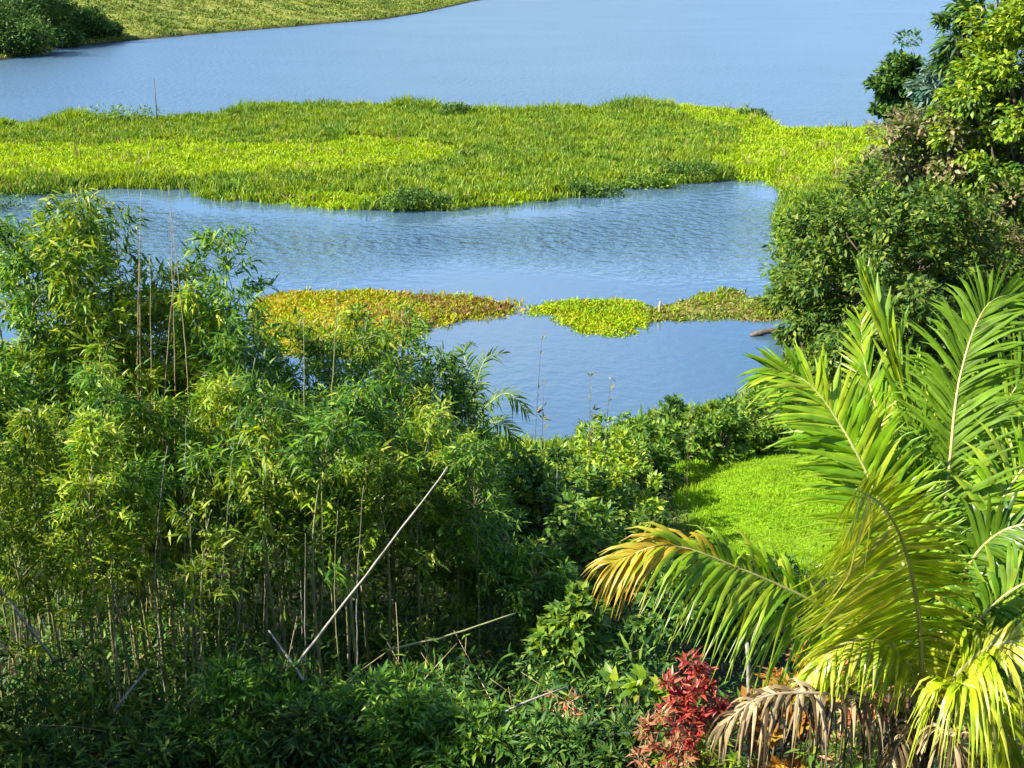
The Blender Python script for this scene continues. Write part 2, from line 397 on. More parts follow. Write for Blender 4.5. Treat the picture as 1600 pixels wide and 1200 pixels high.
ground["label"] = "sloping hillside, marsh banks and far shore around the lake"

# ------------------------------------------------------------------ water
m, nt, o_ = new_mat('lake_water')
geo = nt.nodes.new("ShaderNodeNewGeometry")
def wave(scale, sx_, sy_, detail, rot=0.0):
    mp = nt.nodes.new("ShaderNodeMapping"); mp.inputs["Scale"].default_value = (sx_, sy_, 1); mp.inputs["Rotation"].default_value = (0, 0, rot)
    nz = nt.nodes.new("ShaderNodeTexNoise"); nz.inputs["Scale"].default_value = scale; nz.inputs["Detail"].default_value = detail
    nt.links.new(geo.outputs["Position"], mp.inputs[0]); nt.links.new(mp.outputs[0], nz.inputs["Vector"])
    return nz
w1 = wave(1.5, 0.8, 0.8, 3, 0.2)
calm = wave(0.035, 0.7, 1.6, 2)
at = nt.nodes.new("ShaderNodeAttribute"); at.attribute_name = "tint"      # ripple strength: calm close to the sheltering banks
mu = nt.nodes.new("ShaderNodeMath"); mu.operation = 'MULTIPLY'
cr = ramp(nt, [(0.35, (.55, .55, .55)), (0.6, (1, 1, 1))]); nt.links.new(calm.outputs[0], cr.inputs[0])
sc_ = nt.nodes.new("ShaderNodeSeparateColor"); nt.links.new(at.outputs["Color"], sc_.inputs[0])
nt.links.new(cr.outputs[0], mu.inputs[0]); nt.links.new(sc_.outputs[0], mu.inputs[1])
b = nt.nodes.new("ShaderNodeBump"); b.inputs["Distance"].default_value = 0.9
nt.links.new(mu.outputs[0], b.inputs["Strength"]); nt.links.new(w1.outputs[0], b.inputs["Height"])
p = nt.nodes.new("ShaderNodeBsdfPrincipled")
p.inputs["Base Color"].default_value = (.052, .105, .158, 1); nt.links.new(sc_.outputs[1], p.inputs["Roughness"]); p.inputs["IOR"].default_value = 1.9
nt.links.new(b.outputs[0], p.inputs["Normal"]); nt.links.new(p.outputs[0], o_.inputs[0])
wr = np.concatenate([np.geomspace(30, 700, 150), [1500, 6000]])
wa = np.radians(np.concatenate([np.linspace(-180, -45, 20)[:-1], np.linspace(-45, 45, 200), np.linspace(45, 180, 20)[1:]]))
A_, R_ = np.meshgrid(wa, wr); wx, wy = (np.sin(A_) * R_).ravel(), (np.cos(A_) * R_).ravel()
ii, jj = np.meshgrid(np.arange(len(wr) - 1), np.arange(len(wa) - 1), indexing='ij'); na = len(wa)
wq = np.stack([ii * na + jj, ii * na + jj + 1, (ii + 1) * na + jj + 1, (ii + 1) * na + jj], -1).reshape(-1, 4)[:, ::-1]
WP = np.stack([wx, wy], -1)
rip = np.full(len(wx), 0.55)
di = -sdist(WP, ISLAND); front = WP[:, 1] < 125
rip = np.where(front, 0.05 + 0.85 * np.clip((di - 3.5 + 1.5 * wob(WP[:, 0], WP[:, 1], .2, 2)) / 6, 0, 1), 0.45)
near = np.clip((83 + 3.5 * wob(WP[:, 0], WP[:, 1], .13) - WP[:, 1]) / 11, 0, 1)                                     # the pond behind the plant mats lies sheltered
rip = rip * (1 - near) + 0.045 * near
rough = np.where(front, .11, .28) * (1 - near) + .08 * near                # fine wind chop on the open lake, smooth water in the shelter
water = link("lake_water", np_mesh("lake_water", np.stack([wx, wy, np.zeros(len(wx))], -1), None, wq, m, True, np.stack([rip, rough, rip], -1)), None, "structure")
water["label"] = "blue rippled lake around the marsh islands"

# ------------------------------------------------------------------ grass, reeds and floating plants (nobody could count them)
def blades(pts, hgt, per, spread, width, lean=0.45, segs=2):
    n = len(pts); base = np.repeat(pts, per, 0); hh = np.repeat(hgt, per) * rng.uniform(.55, 1.15, n * per)
    base[:, :2] += rng.normal(size=(n * per, 2)) * spread
    az = rng.uniform(0, 2 * math.pi, n * per); ln = rng.uniform(.1, 1, n * per) * lean
    d = np.stack([np.cos(az) * ln, np.sin(az) * ln, np.ones(n * per)], -1); d = unit(d)
    side_az = rng.uniform(0, math.pi, n * per)
    s = np.stack([np.cos(side_az), np.sin(side_az), np.zeros(n * per)], -1) * (width * rng.uniform(.6, 1.4, n * per))[:, None]
    mid = base + d * (hh * .6)[:, None]
    tip = base + d * hh[:, None] + np.stack([np.cos(az), np.sin(az), -0.3 * np.ones(n * per)], -1) * (hh * ln * .55)[:, None]
    v = np.stack([base - s * .6, base + s * .6, mid - s, mid + s, tip], 1).reshape(-1, 3)
    k = (np.arange(n * per) * 5)[:, None, None]
    t = (np.array([[0, 1, 3], [0, 3, 2], [2, 3, 4]])[None] + k).reshape(-1, 3)
    return v, t
def inside_pts(poly, n, inset=0.0):
    lo, hi = poly.min(0), poly.max(0); res = []
    got = 0
    while got < n:
        q = rng.uniform(lo, hi, (n * 2, 2)); q = q[sdist(q, poly) > inset]; res.append(q); got += len(q)
    return np.concatenate(res)[:n]
def ground_pts(q, dz=-0.05):
    return np.column_stack([q, H(q[:, 0], q[:, 1]) + dz])

q = inside_pts(ISLAND, 56000, -1.0); q = q[sdist(q, ISLAND) + np.abs(rng.normal(size=len(q))) * .4 + .4 * wob(q[:, 0], q[:, 1], 1.5, 4) > 0]
q = q[np.abs(q[:, 0]) < q[:, 1] * 0.46 + 4]
u_px = 800 + FPX * q[:, 0] / (q[:, 1] * math.cos(PITCH) + CAM_Z * math.sin(PITCH))
nzv = wob(q[:, 0], q[:, 1], 0.11, 1.0) + 0.5 * wob(q[:, 0], q[:, 1], 0.33)
edge = sdist(q, ISLAND)
backness = (q[:, 1] - 95) / 60
limeness = np.clip(1.1 - np.abs(q[:, 1] - 118) / 14, 0, 1) * np.clip((-q[:, 0] - 6) / 8 + .5, 0, 1) + np.clip((q[:, 0] - 16) / 10, 0, 1) * .8 + np.clip(1 - np.abs(q[:, 1] - 99 - 0.1 * q[:, 0]) / 7, 0, 1) * .5 + nzv * .35
lime = limeness > 0.45
hgt = 0.72 + 0.40 * nzv + .38 * wob(q[:, 0], q[:, 1], 1.1, 5) + .25 * wob(q[:, 0] * .4, q[:, 1], 2.4, 1) + rng.normal(size=len(q)) * .15
hgt = hgt + 1.1 * np.clip(1 - edge / 5, 0, 1) * (q[:, 1] > 128) * np.clip(0.5 + wob(q[:, 0], q[:, 1], 0.22, 3), 0, 1.2)
gp = ground_pts(q); gp[:, 2] = np.maximum(gp[:, 2], -.05)
o = MB(); o.add(*blades(gp[lime], np.clip(hgt[lime] * .6, .12, .9), 5, .22, .06, 0.8))
g = o.build("marsh_grass", M['lime_grass'], None, False, "stuff"); tag(g, "bright lime green marsh grass spread low across the island", "grass")
o = MB(); o.add(*blades(gp[~lime], np.clip(hgt[~lime], .25, 2.1), 5, .16, .06, 0.5))
g = o.build("marsh_reeds", M['reed'], None, False, "stuff"); tag(g, "taller olive green reeds covering the middle and edges of the island", "reeds")

kd = rng.permutation(len(gp))[:2600]; kd = kd[wob(q[kd, 0], q[kd, 1], .5, 7) > .1]
o = MB(); o.add(*blades(gp[kd], np.clip(hgt[kd] * 1.1, .4, 1.8), 5, .15, .05, .5))
tag(o.build("dry_reeds", M['pale_mat'], None, False, "stuff"), "straw coloured dry reeds mixed into the marsh island", "reeds")
def floating(name, poly, n, mat, h, label, per=5, w=.05, lean=.9):
    q = inside_pts(poly, n, -1.2); sd = sdist(q, poly); keep = sd + np.abs(rng.normal(size=n)) * .35 + .3 * wob(q[:, 0], q[:, 1], 2.2, 4) > 0; keep &= wob(q[:, 0], q[:, 1], 1.7, 2) + .9 * np.clip(sd, -1, 1.0) > -.3
    q = q[keep]; n = len(q); gp_ = ground_pts(q); gp_[:, 2] = np.maximum(gp_[:, 2], -.03); o = MB()
    o.add(*blades(gp_, np.clip(h + rng.normal(size=n) * .08 + .15 * wob(q[:, 0], q[:, 1], 0.6), .08, 1), per, .15, w, lean))
    g = o.build(name, mat, None, False, "stuff"); return tag(g, label, "plants")
cut = GOLD[:, 0].max() - 6.5
floating("floating_plants", GOLD, 5200, M['gold_mat'], .15, "golden yellow floating plants in the mat behind the bamboo")
q = inside_pts(GOLD, 4200, -0.2); q = q[q[:, 0] + rng.normal(size=len(q)) * 2.2 > cut]
o = MB(); o.add(*blades(ground_pts(q), np.full(len(q), .30) * rng.uniform(.4, 1.4, len(q)), 5, .15, .045, .8))
tag(o.build("floating_plants", M['rust_mat'], None, False, "stuff"), "rusty orange plants at the tip of the golden mat", "plants")
floating("floating_plants", TONGUE, 2200, M['lime_grass'], .2, "yellow green plants on the small tongue reaching into the near pond")
floating("floating_plants", PALE, 3600, M['pale_mat'], .13, "pale straw coloured plants between the tongue and the dark tree", 5, .06)

for poly, n_, mt_, lb in ((GOLD, 1300, 'lime_grass', "fresh green shoots scattered through the golden mat"), (PALE, 1300, 'reed', "green shoots scattered through the straw coloured plants"), (TONGUE, 300, 'gold_mat', "golden leaves scattered through the small tongue of plants")):
    floating("floating_plants", poly, n_, M[mt_], .24, lb, 4, .05, .6)
# lawn
q = inside_pts(LAWN, 42000, -1.0); q = q[sdist(q, LAWN) + .7 * wob(q[:, 0], q[:, 1], 1.4) + .2 * rng.normal(size=len(q)) > 0]; lw = np.clip(1 - sdist(q, LAWN) / 1.0, 0, 1); o = MB()
o.add(*blades(ground_pts(q, -.02), np.full(len(q), .085) + .28 * lw * rng.uniform(0, 1, len(q)) + .04 * wob(q[:, 0], q[:, 1], .8), 4, .10, .010, .6))
tag(o.build("lawn_grass", M['lawn'], None, False, "stuff"), "bright mown green grass on the slope behind the palm", "grass")

# rank grass on the bare banks
q = np.column_stack([rng.uniform(-32, 45, 60000), rng.uniform(36, 110, 60000)])
q = q[(sdist(q, LAND) > -.2) & (np.abs(q[:, 0]) < q[:, 1] * .47 + 1) & (sdist(q, LAWN) < -.5)][:26000]
o = MB(); o.add(*blades(ground_pts(q), np.clip(.55 + .3 * wob(q[:, 0], q[:, 1], .7) + rng.normal(size=len(q)) * .12, .2, 1.2), 5, .18, .04, .6))
tag(o.build("bank_grass", M['reed'], None, False, "stuff"), "rank green grass on the banks of the near pond", "grass")

# far bank
qx = rng.uniform(-190, 40, 60000); qy = rng.uniform(200, 470, 60000)
q = np.stack([qx, qy], -1); f = sdist(q, FAR); q = q[(f > 0.5) & (f < 75) & (np.abs(q[:, 0]) < q[:, 1] * .47)]
o = MB(); o.add(*blades(ground_pts(q), np.clip(.55 + .35 * wob(q[:, 0], q[:, 1], .12) + .5 * wob(q[:, 0] * .3, q[:, 1], .5, 2) + rng.normal(size=len(q)) * .2, .15, 2.2), 4, .5, .2, .8))
tag(o.build("far_bank_grass", M['far_grass'], None, False, "stuff"), "dry yellow green pasture on the hillside across the lake", "grass")

# ------------------------------------------------------------------ builders for trees and shrubs
def ellipsoid_clumps(n, rx, ry, rz, bottom=-0.5, shell=0.55):
    d = rdir(n * 4); d = d[d[:, 2] > bottom][:n]
    r = rng.uniform(shell, 1.0, len(d)) ** 0.7
    return d * r[:, None] * np.array([rx, ry, rz]) * (1 + .18 * rng.normal(size=(len(d), 1)))
def crown_leaves(mb, centres, centre0, crad, per, tmpl, size, droop=0.25, flat=0.6):
    n = len(centres) * per
    c = np.repeat(centres, per, 0)
    off = rdir(n) * (rng.uniform(0.15, 1, n) ** .5)[:, None] * np.repeat(crad * rng.uniform(.6, 1.3, len(centres)), per)[:, None] * np.array([1, 1, flat])
    p = c + off
    d = unit(unit(off) * .8 + unit(p - centre0) * .5 + rng.normal(size=(n, 3)) * .45 + np.array([0, 0, -droop]))
    up = unit(unit(p - centre0) * .5 + np.array([0, 0, .9]) + rng.normal(size=(n, 3)) * .45)
    v, t = scatter(tmpl, p - d * size * .4, d, up, size * rng.uniform(.65, 1.3, n)); mb.add(v, t)
def limb(mb, a, b, r0, r1, sag=0.12, sides=6, n=7):
    a, b = np.asarray(a, float), np.asarray(b, float); L = np.linalg.norm(b - a)
    mid = (a + b) / 2 + rng.normal(size=3) * L * sag * .6 + np.array([0, 0, L * sag * .5])
    pts = spline([a, mid, b], n); mb.add(*tube(pts, np.linspace(r0, r1, n), sides))
    return pts
def make_tree(name, base, label, cat, height, rx, ry, rz, leafm, barkm, n_cl=55, per=110, tmpl=OVAL, lsize=.3, crad=None, lean=(0, 0), tr=None, group=None, bottom=-.55, droop=.25, flat=.65, shell=.5):
    e = empty(name, base, label, cat, group)
    c0 = np.array([lean[0], lean[1], height - rz]); tr = tr or height * .022
    cl = ellipsoid_clumps(n_cl, rx, ry, rz, bottom, shell) + c0
    mb = MB(); fork = np.array([lean[0] * .5, lean[1] * .5, max(height - 2 * rz, height * .25) + .1 * rz])
    limb(mb, (0, 0, -.3), fork, tr, tr * .7, .06, 8, 9)
    limb(mb, fork, c0 + np.array([0, 0, rz * .5]), tr * .7, tr * .15, .08, 6, 8)
    for k in rng.permutation(len(cl))[:min(22, len(cl))]:
        s = fork + (c0 - fork) * rng.uniform(0, .8); limb(mb, s, cl[k], tr * .35, tr * .07, .15, 5, 6)
    mb.build("trunk", barkm, e, True)
    mb = MB(); crown_leaves(mb, cl, c0, np.full(len(cl), crad or (rx + rz) * .2), per, tmpl, lsize, droop, flat)
    mb.build("crown", leafm, e, False, "stuff")
    return e
def make_shrub(name, base, label, cat, height, rx, leafm, barkm, n_cl=26, per=70, tmpl=OVAL, lsize=.16, group=None, droop=.2, bottom=-.35, flat=.75, rz=None, ry=None):
    e = empty(name, base, label, cat, group); rz = rz or height * .5
    c0 = np.array([0, 0, height - rz]); cl = ellipsoid_clumps(n_cl, rx, ry or rx, rz, bottom) + c0
    mb = MB()
    for k in range(min(14, len(cl))):
        limb(mb, (rng.normal() * .08, rng.normal() * .08, -.15), cl[k], .012 + .008 * height, .005, .12, 5, 6)
    mb.build("stems", barkm, e, True, "stuff")
    mb = MB(); crown_leaves(mb, cl, c0 - np.array([0, 0, rz * .4]), np.full(len(cl), rx * .33), per, tmpl, lsize, droop, flat)
    mb.build("foliage", leafm, e, False, "stuff")
    return e
def base_at(px, Y):
    x = (px - 800) / FPX * (Y * math.cos(PITCH) + 0)          # close enough for a start
    for _ in range(4):
        z = h1(x, Y); depth = Y * math.cos(PITCH) + (CAM_Z - z) * math.sin(PITCH)
        x = (px - 800) / FPX * depth
    return np.array([x, Y, h1(x, Y)])
def base_under(px, py, Y):
    x = at_y(px, py, Y)[0]
    return np.array([x, Y, h1(x, Y)])
def top_h(px, py, Y, base):
    return at_y(px, py, Y)[2] - base[2]
def px_m(px, Y, z=8):
    return px / FPX * (Y * math.cos(PITCH) + (CAM_Z - z) * math.sin(PITCH))

# ------------------------------------------------------------------ trees on the right bank
def bank_tree(px, top, low, wpx, Y, name, label, leafm, **kw):
    b_ = base_under(px, (top + low) / 2, Y); ht = top_h(px, top, Y, b_); zb = at_y(px, low, Y)[2] - b_[2]
    rz = max((ht - zb) / 2, .8); rx = px_m(wpx / 2, Y)
    return make_tree(name, b_, label, "tree", ht, rx, rx * .9, rz, leafm, kw.pop('bark', M['bark']), **kw)
bank_tree(1385, 285, 585, 360, 53, "round_tree", "dark glossy round tree leaning over the near pond, behind the palm", M['tree_leaf'], n_cl=190, per=120, tmpl=OVAL, lsize=.34, crad=.85, bottom=-.95)
bank_tree(1270, 300, 480, 130, 58, "bushy_tree", "mid green leafy tree at the water's edge, beside the dark round tree", M['mid_leaf'], n_cl=40, per=90, tmpl=OVAL, lsize=.32, bottom=-.9)
bank_tree(1460, 190, 420, 230, 64, "bushy_tree", "green tree with lighter leaf clusters rising behind the dark round tree", M['mid_leaf'], n_cl=80, per=95, lsize=.34, crad=1.0, bottom=-.9)
bank_tree(1465, 148, 300, 160, 62, "flushed_tree", "tree with pinkish tan new leaves below the small lake-side crown", M['flush_leaf'], n_cl=60, per=80, lsize=.36, crad=.8, bottom=-.9)
bank_tree(1605, -30, 330, 240, 60, "tall_tree", "tall yellow green tree at the upper right corner", M['lime_leaf'], n_cl=130, per=110, lsize=.36, crad=1.0, bottom=-.95)
bank_tree(1530, -60, 200, 110, 63, "long_leaved_tree", "dark tree with long drooping leaves reaching the top of the photo", M['dark_leaf'], n_cl=48, per=60, tmpl=LONG, lsize=.75, crad=.8, bottom=-.9, droop=.4)
bank_tree(1487, 80, 215, 90, 70, "bluish_tree", "thin bluish green tree between the small round crown and the tall ones", M['blue_leaf'], n_cl=44, per=60, tmpl=LONG, lsize=.7, crad=.8, bottom=-.9)
b_ = base_at(1440, 78); p_ = at_y(1404, 120, 78) - b_
make_tree("leaning_tree", b_, "small dark rounded tree standing out against the lake at upper right", "tree", at_y(1404, 68, 78)[2] - b_[2], px_m(44, 78), px_m(40, 78), px_m(66, 78), M['dark_leaf'], M['bark'], 75, 95, OVAL, .40, .70, (p_[0], 0), .16, None, -.98, shell=.15)
bank_tree(1560, 180, 430, 200, 61, "bushy_tree", "leafy green tree under the tall yellow green tree's crown", M['mid_leaf'], n_cl=90, per=100, lsize=.34, crad=1.0, bottom=-.95)
bank_tree(1410, 270, 430, 140, 66, "bushy_tree", "light green tree between the marsh end and the dark round tree", M['lime_leaf'], n_cl=60, per=90, lsize=.34, crad=.9, bottom=-.95)
bank_tree(1570, 320, 600, 220, 56, "flushed_tree", "brownish flushed tree at the right edge, right of the dark round tree", M['flush_leaf'], n_cl=90, per=95, lsize=.32, crad=.9, bottom=-.95)
for k, (px, top, w, Y, lb, mt) in enumerate([
        (1375, 215, 110, 74, "dull olive bush where the island meets the right bank", 'olive_leaf'),
        (1435, 185, 100, 72, "olive brown bush just below the small round lake-side tree", 'olive_leaf'),
        (1300, 295, 120, 66, "green bush at the end of the marsh, left of the bank trees", 'mid_leaf'),
        (1400, 240, 120, 64, "dry olive bush wedged between the marsh and the pinkish tree", 'olive_leaf'),
        (1540, 250, 140, 62, "green bush under the tall yellow green tree", 'lime_leaf'),
        (1240, 300, 60, 70, "low lime green bush on the marsh shore beside the open water", 'lime_leaf')]):
    b_ = base_under(px, top + 30, Y); ht = max(top_h(px, top, Y, b_), 1.2)
    make_shrub("bank_bush", b_, lb, "bush", ht, px_m(w / 2, Y), M[mt], M['bark'], 34, 70, OVAL, .28, "bushes on the right bank", bottom=-.9)

# bushes on the island's edges
for px, py, w, h_, mt, lb in [(190, 196, 110, 1.7, 'mid_leaf', "grey green bush on the island's back edge, towards the top left corner"),
                              (715, 186, 60, 1.5, 'dark_leaf', "small dark bush on the back edge of the island, near its middle"),
                              (640, 322, 110, 1.0, 'dark_leaf', "dark low bush overhanging the island's front bank at the middle"),
                              (930, 300, 90, 1.1, 'dark_leaf', "dark bush on the front bank, left of the muddy shore"),
                              (1010, 288, 100, 1.2, 'mid_leaf', "rounded green bush on the front bank by the muddy shore"),
                              (1075, 278, 90, 1.0, 'dark_leaf', "dark bush on the front bank nearest the right shore"),
                              (55, 302, 120, .9, 'dark_leaf', "dark bush on the island's front bank at the left edge"),
                              (20, 322, 130, 1.9, 'dark_leaf', "dark bush in the shallows at the left edge, below the island"),
                              (115, 318, 110, 1.6, 'dark_leaf', "dark bush in the shallows behind the tallest bamboo tops"),
                              (1175, 184, 50, 1.0, 'dark_leaf', "small dark bush at the island's back corner by the open lake")]:
    p_ = at_z(px, py, .2); b_ = np.array([p_[0], p_[1], h1(p_[0], p_[1])])
    make_shrub("marsh_bush", b_, lb, "bush", h_, px_m(w / 2, p_[1], 0), M[mt], M['bark'], 26, 50, OVAL, .3, "bushes on the marsh island", ry=px_m(w / 2, p_[1], 0) * .5)
# far bank bushes in the corner
for px, py, w, h_, lb in [(5, 62, 120, 11, "large dark tree mass at the top left corner"), (70, 58, 110, 8.5, "dark bush on the far shore, second from the top left corner"), (125, 58, 80, 6, "dark bush on the far shore where the slope begins"),
                          (30, 84, 120, 6, "dark bush hanging over the water at the far left shore"), (165, 56, 50, 2.5, "smallest dark bush at the right end of the far bushes"), (-50, 70, 110, 9, "dark tree mass cut by the left edge at the far shore"),
                          (95, 70, 60, 3.5, "low dark bush dipping into the far water, middle of the row"), (20, 40, 80, 5, "dark bush higher on the far slope at the corner"), (95, 36, 60, 3, "small bush higher on the far slope, right of the corner"), (140, 44, 50, 2.5, "small bush on the far slope above the smallest shore bush"), (60, 22, 60, 3, "bush near the top edge on the far slope")]:
    p_ = hit(px, py); b_ = np.array([p_[0], p_[1], h1(p_[0], p_[1])])
    make_shrub("far_bush", b_, lb, "bush", h_, px_m(w / 2, p_[1], 0), M['dark_leaf'], M['bark'], 70, 70, OVAL, .75, "dark bushes on the far shore", bottom=-.9)

# ------------------------------------------------------------------ bamboo
def bamboo_proto(seed, leafm, height=6.5, start=.35, n_br=62, fan=30, arch=.9, wide=1.0):
    global rng
    rng = np.random.default_rng(seed)
    n = 26; t = np.linspace(0, 1, n); az = rng.uniform(0, 6.28)
    off = arch * t ** 4
    pts = np.stack([np.cos(az) * off + .05 * np.sin(t * 5 + seed), np.sin(az) * off + .05 * np.cos(t * 4), height * (t - .05 * t ** 6)], -1)
    mb = MB()
    tt = np.linspace(0, 1, n * 2 - 1); P = np.stack([np.interp(tt, t, pts[:, i]) for i in range(3)], -1)
    r = (.026 * (1 - tt) + .005) * np.where(np.arange(len(tt)) % 2 == 0, 1.22, 0.95)
    mb.add(*tube(P, r, 6)); culm = mb.mesh("culm", M['culm'], True)
    br, lv = MB(), MB(); LP, LD, LU = [], [], []
    nodes = np.arange(start * height, height * .985, .30)
    spots = np.concatenate([np.full(int(rng.integers(2, 8)) if h_ > start * height + .9 else int(rng.integers(0, 4)), h_) for h_ in nodes if rng.uniform() > .14])
    for h_ in spots:
        f = min(h_ / height + rng.normal() * .006, 1)
        p0 = np.array([np.interp(f, t, pts[:, i]) for i in range(3)])
        a = rng.uniform(0, 6.28); L = (.22 + .62 * math.sin(math.pi * min(1, (f - start) / (1 - start) * .8 + .18))) * rng.uniform(.45, 1.35) * wide
        outv = np.array([math.cos(a), math.sin(a), rng.uniform(.5, 1.2)]); outv = unit(outv)
        end = p0 + outv * L + np.array([0, 0, -.35 * L * L])
        pp = spline([p0, p0 + outv * L * .5, end], 5); br.add(*tube(pp, np.linspace(.007, .002, 5), 3, False))
        m_ = int(fan * (.5 + L * .7))
        u = rng.uniform(.15, 1.05, m_) ** .6; q = np.stack([np.interp(u, np.linspace(0, 1, 5), pp[:, i]) for i in range(3)], -1) + rng.normal(size=(m_, 3)) * .07
        hz = np.array([math.cos(a), math.sin(a), 0])
        d = unit(hz * .7 + rng.normal(size=(m_, 3)) * .75 + np.array([0, 0, -.1]))
        LP.append(q); LD.append(d); LU.append(unit(np.array([0, 0, 1.0]) + rng.normal(size=(m_, 3)) * .5))
    LP, LD, LU = map(np.concatenate, (LP, LD, LU))
    lv.add(*scatter(BAMBOO, LP, LD, LU, rng.uniform(.12, .27, len(LP))))
    return culm, br.mesh("branches", M['culm'], True), lv.mesh("leaves", leafm), height
PROTO = [bamboo_proto(100 + k, M['bamboo'], 6.5, .30 + .07 * (k % 3), 0, 34, .6, 1.1) for k in range(5)]
PROTO_Y = [bamboo_proto(200 + k, M['bamboo_sunlit'], 6.5, .26 + .08 * (k % 3), 0, 34, .6, 1.1) for k in range(4)]
PROTO_L = [bamboo_proto(500 + k, M['bamboo'], 6.0, .10, 0, 30, .5, 1.2) for k in range(3)]
PROTO_F = [bamboo_proto(300 + k, M['bamboo'] if k % 2 else M['bamboo_sunlit'], 4.6, .45, 0, 34, .35, 1.0) for k in range(3)]
PROTO_T = [bamboo_proto(400 + k, M['bamboo_sunlit'] if k else M['bamboo'], 8.5, .36, 0, 36, .15, 1.35) for k in range(2)]
rng = np.random.default_rng(5)
def stalk(px_top, py_top, Y, proto, label, group, rz=None):
    b_ = base_under(px_top, py_top + 60, Y); ht = top_h(px_top, py_top, Y, b_)
    culm, br, lv, h0 = proto
    e = empty("bamboo_stalk", b_ - np.array([0, 0, .05]), label, "bamboo", group, rng.uniform(0, 6.28) if rz is None else rz, ht / h0)
    link("culm", culm, e); link("branches", br, e, "stuff"); link("leaves", lv, e, "stuff")
    return e
def pick(L): return L[int(rng.integers(len(L)))]
# tall single stalks that stand above the rest
stalk(140, 255, 20.5, PROTO_T[1], "tallest bamboo stalk, its leafy top reaching the island's grass", "tall bamboo tops over the pond")
stalk(345, 318, 20, PROTO_T[0], "tall bamboo stalk with feathery top standing against the middle water", "tall bamboo tops over the pond")
stalk(70, 330, 21, PROTO_Y[0], "tall bamboo stalk between the left edge and the tallest one", "tall bamboo tops over the pond")
stalk(-25, 300, 20.5, PROTO_T[0], "tall leafy bamboo stalk half cut by the left edge", "tall bamboo tops over the pond")
stalk(28, 305, 21.3, PROTO_T[0], "tall bamboo stalk nearest the left edge that shows its whole top", "tall bamboo tops over the pond")
stalk(78, 290, 20.2, PROTO_T[1], "tall bamboo stalk with narrow top left of the tallest pair", "tall bamboo tops over the pond")
stalk(300, 380, 21, PROTO_Y[1], "bamboo stalk right beside the dry tan culms", "tall bamboo tops over the pond")
stalk(14, 335, 20, PROTO[1], "tall bamboo stalk cut by the left edge beside the water gleam", "tall bamboo tops over the pond")
stalk(110, 300, 21.5, PROTO_T[0], "tall bamboo stalk pressed against the tallest one's left side", "tall bamboo tops over the pond")
stalk(172, 300, 21, PROTO_T[0], "tall bamboo stalk pressed against the tallest one's right side", "tall bamboo tops over the pond")
stalk(45, 345, 22, PROTO_T[1], "tall bamboo stalk second from the left edge", "tall bamboo tops over the pond")
stalk(165, 340, 20, PROTO_Y[2], "leafy bamboo stalk filling below the tallest top", "tall bamboo tops over the pond")
stalk(375, 370, 20.6, PROTO[3], "bamboo stalk right of the feathery top, against the middle water", "tall bamboo tops over the pond")
stalk(318, 400, 20.4, PROTO_Y[3], "bamboo stalk left of the feathery top, below the water gap", "tall bamboo tops over the pond")
stalk(190, 385, 21.5, PROTO[2], "shorter bamboo stalk just right of the tallest one", "tall bamboo tops over the pond")
stalk(560, 440, 22, PROTO_Y[1], "bamboo stalk rising in front of the golden plant mat", "tall bamboo tops over the pond")
# back rows
for px in (90, 125, 205, 240, 285, 325, 360, 395, 425, 455, 490, 515, 545, 580, 610, 640, 670, 690):
    top = float(np.interp(px, [0, 150, 230, 300, 400, 480, 560, 640, 690], [440, 430, 440, 420, 450, 490, 465, 480, 540]))
    stalk(px + rng.uniform(-10, 10), top + rng.uniform(-15, 40), rng.uniform(19.5, 23), pick(PROTO + PROTO_Y), "back row bamboo stalk of the thicket, " + ("around the bunch of dry tan culms" if px < 380 else "in front of the golden mat"), "back row of the bamboo thicket")
# middle rows
for k in range(32):
    px = -40 + k * 25.3 + rng.uniform(-12, 12)
    top = float(np.interp(px, [-40, 100, 300, 480, 620, 760], [530, 530, 530, 540, 560, 660])) + rng.uniform(0, 100)
    stalk(px, top, rng.uniform(16.5, 19.5), pick(PROTO + PROTO_Y), "bamboo stalk in the thicket's dense middle, " + ("towards the left edge" if px < 220 else "below the golden mat and dry culms" if px < 500 else "above the long leaning pole"), "middle of the bamboo thicket")
# the thicket's right shoulder, falling towards the pond
for px, top, Y, lb in [(640, 470, 23, "bamboo stalk at the right end of the golden mat, overlapping it"), (685, 515, 23.5, "bamboo stalk left of the small dark palm"), (725, 585, 23, "bamboo stalk in front of the small dark palm"),
                       (770, 640, 22.5, "lowest bamboo stalk on the thicket's right shoulder by the pond"), (610, 560, 21, "bamboo stalk below the right end of the golden mat"), (700, 640, 20.5, "bamboo stalk under the small dark palm, above the leaning pole's tip")]:
    stalk(px, top, Y, pick(PROTO), lb, "bamboo on the thicket's right shoulder")
for px in range(0, 800, 66):
    stalk(px + rng.uniform(-12, 12), rng.uniform(700, 820), rng.uniform(18, 21), pick(PROTO_L), "low leafy bamboo stalk deep in the shaded thicket", "shaded low bamboo inside the thicket")
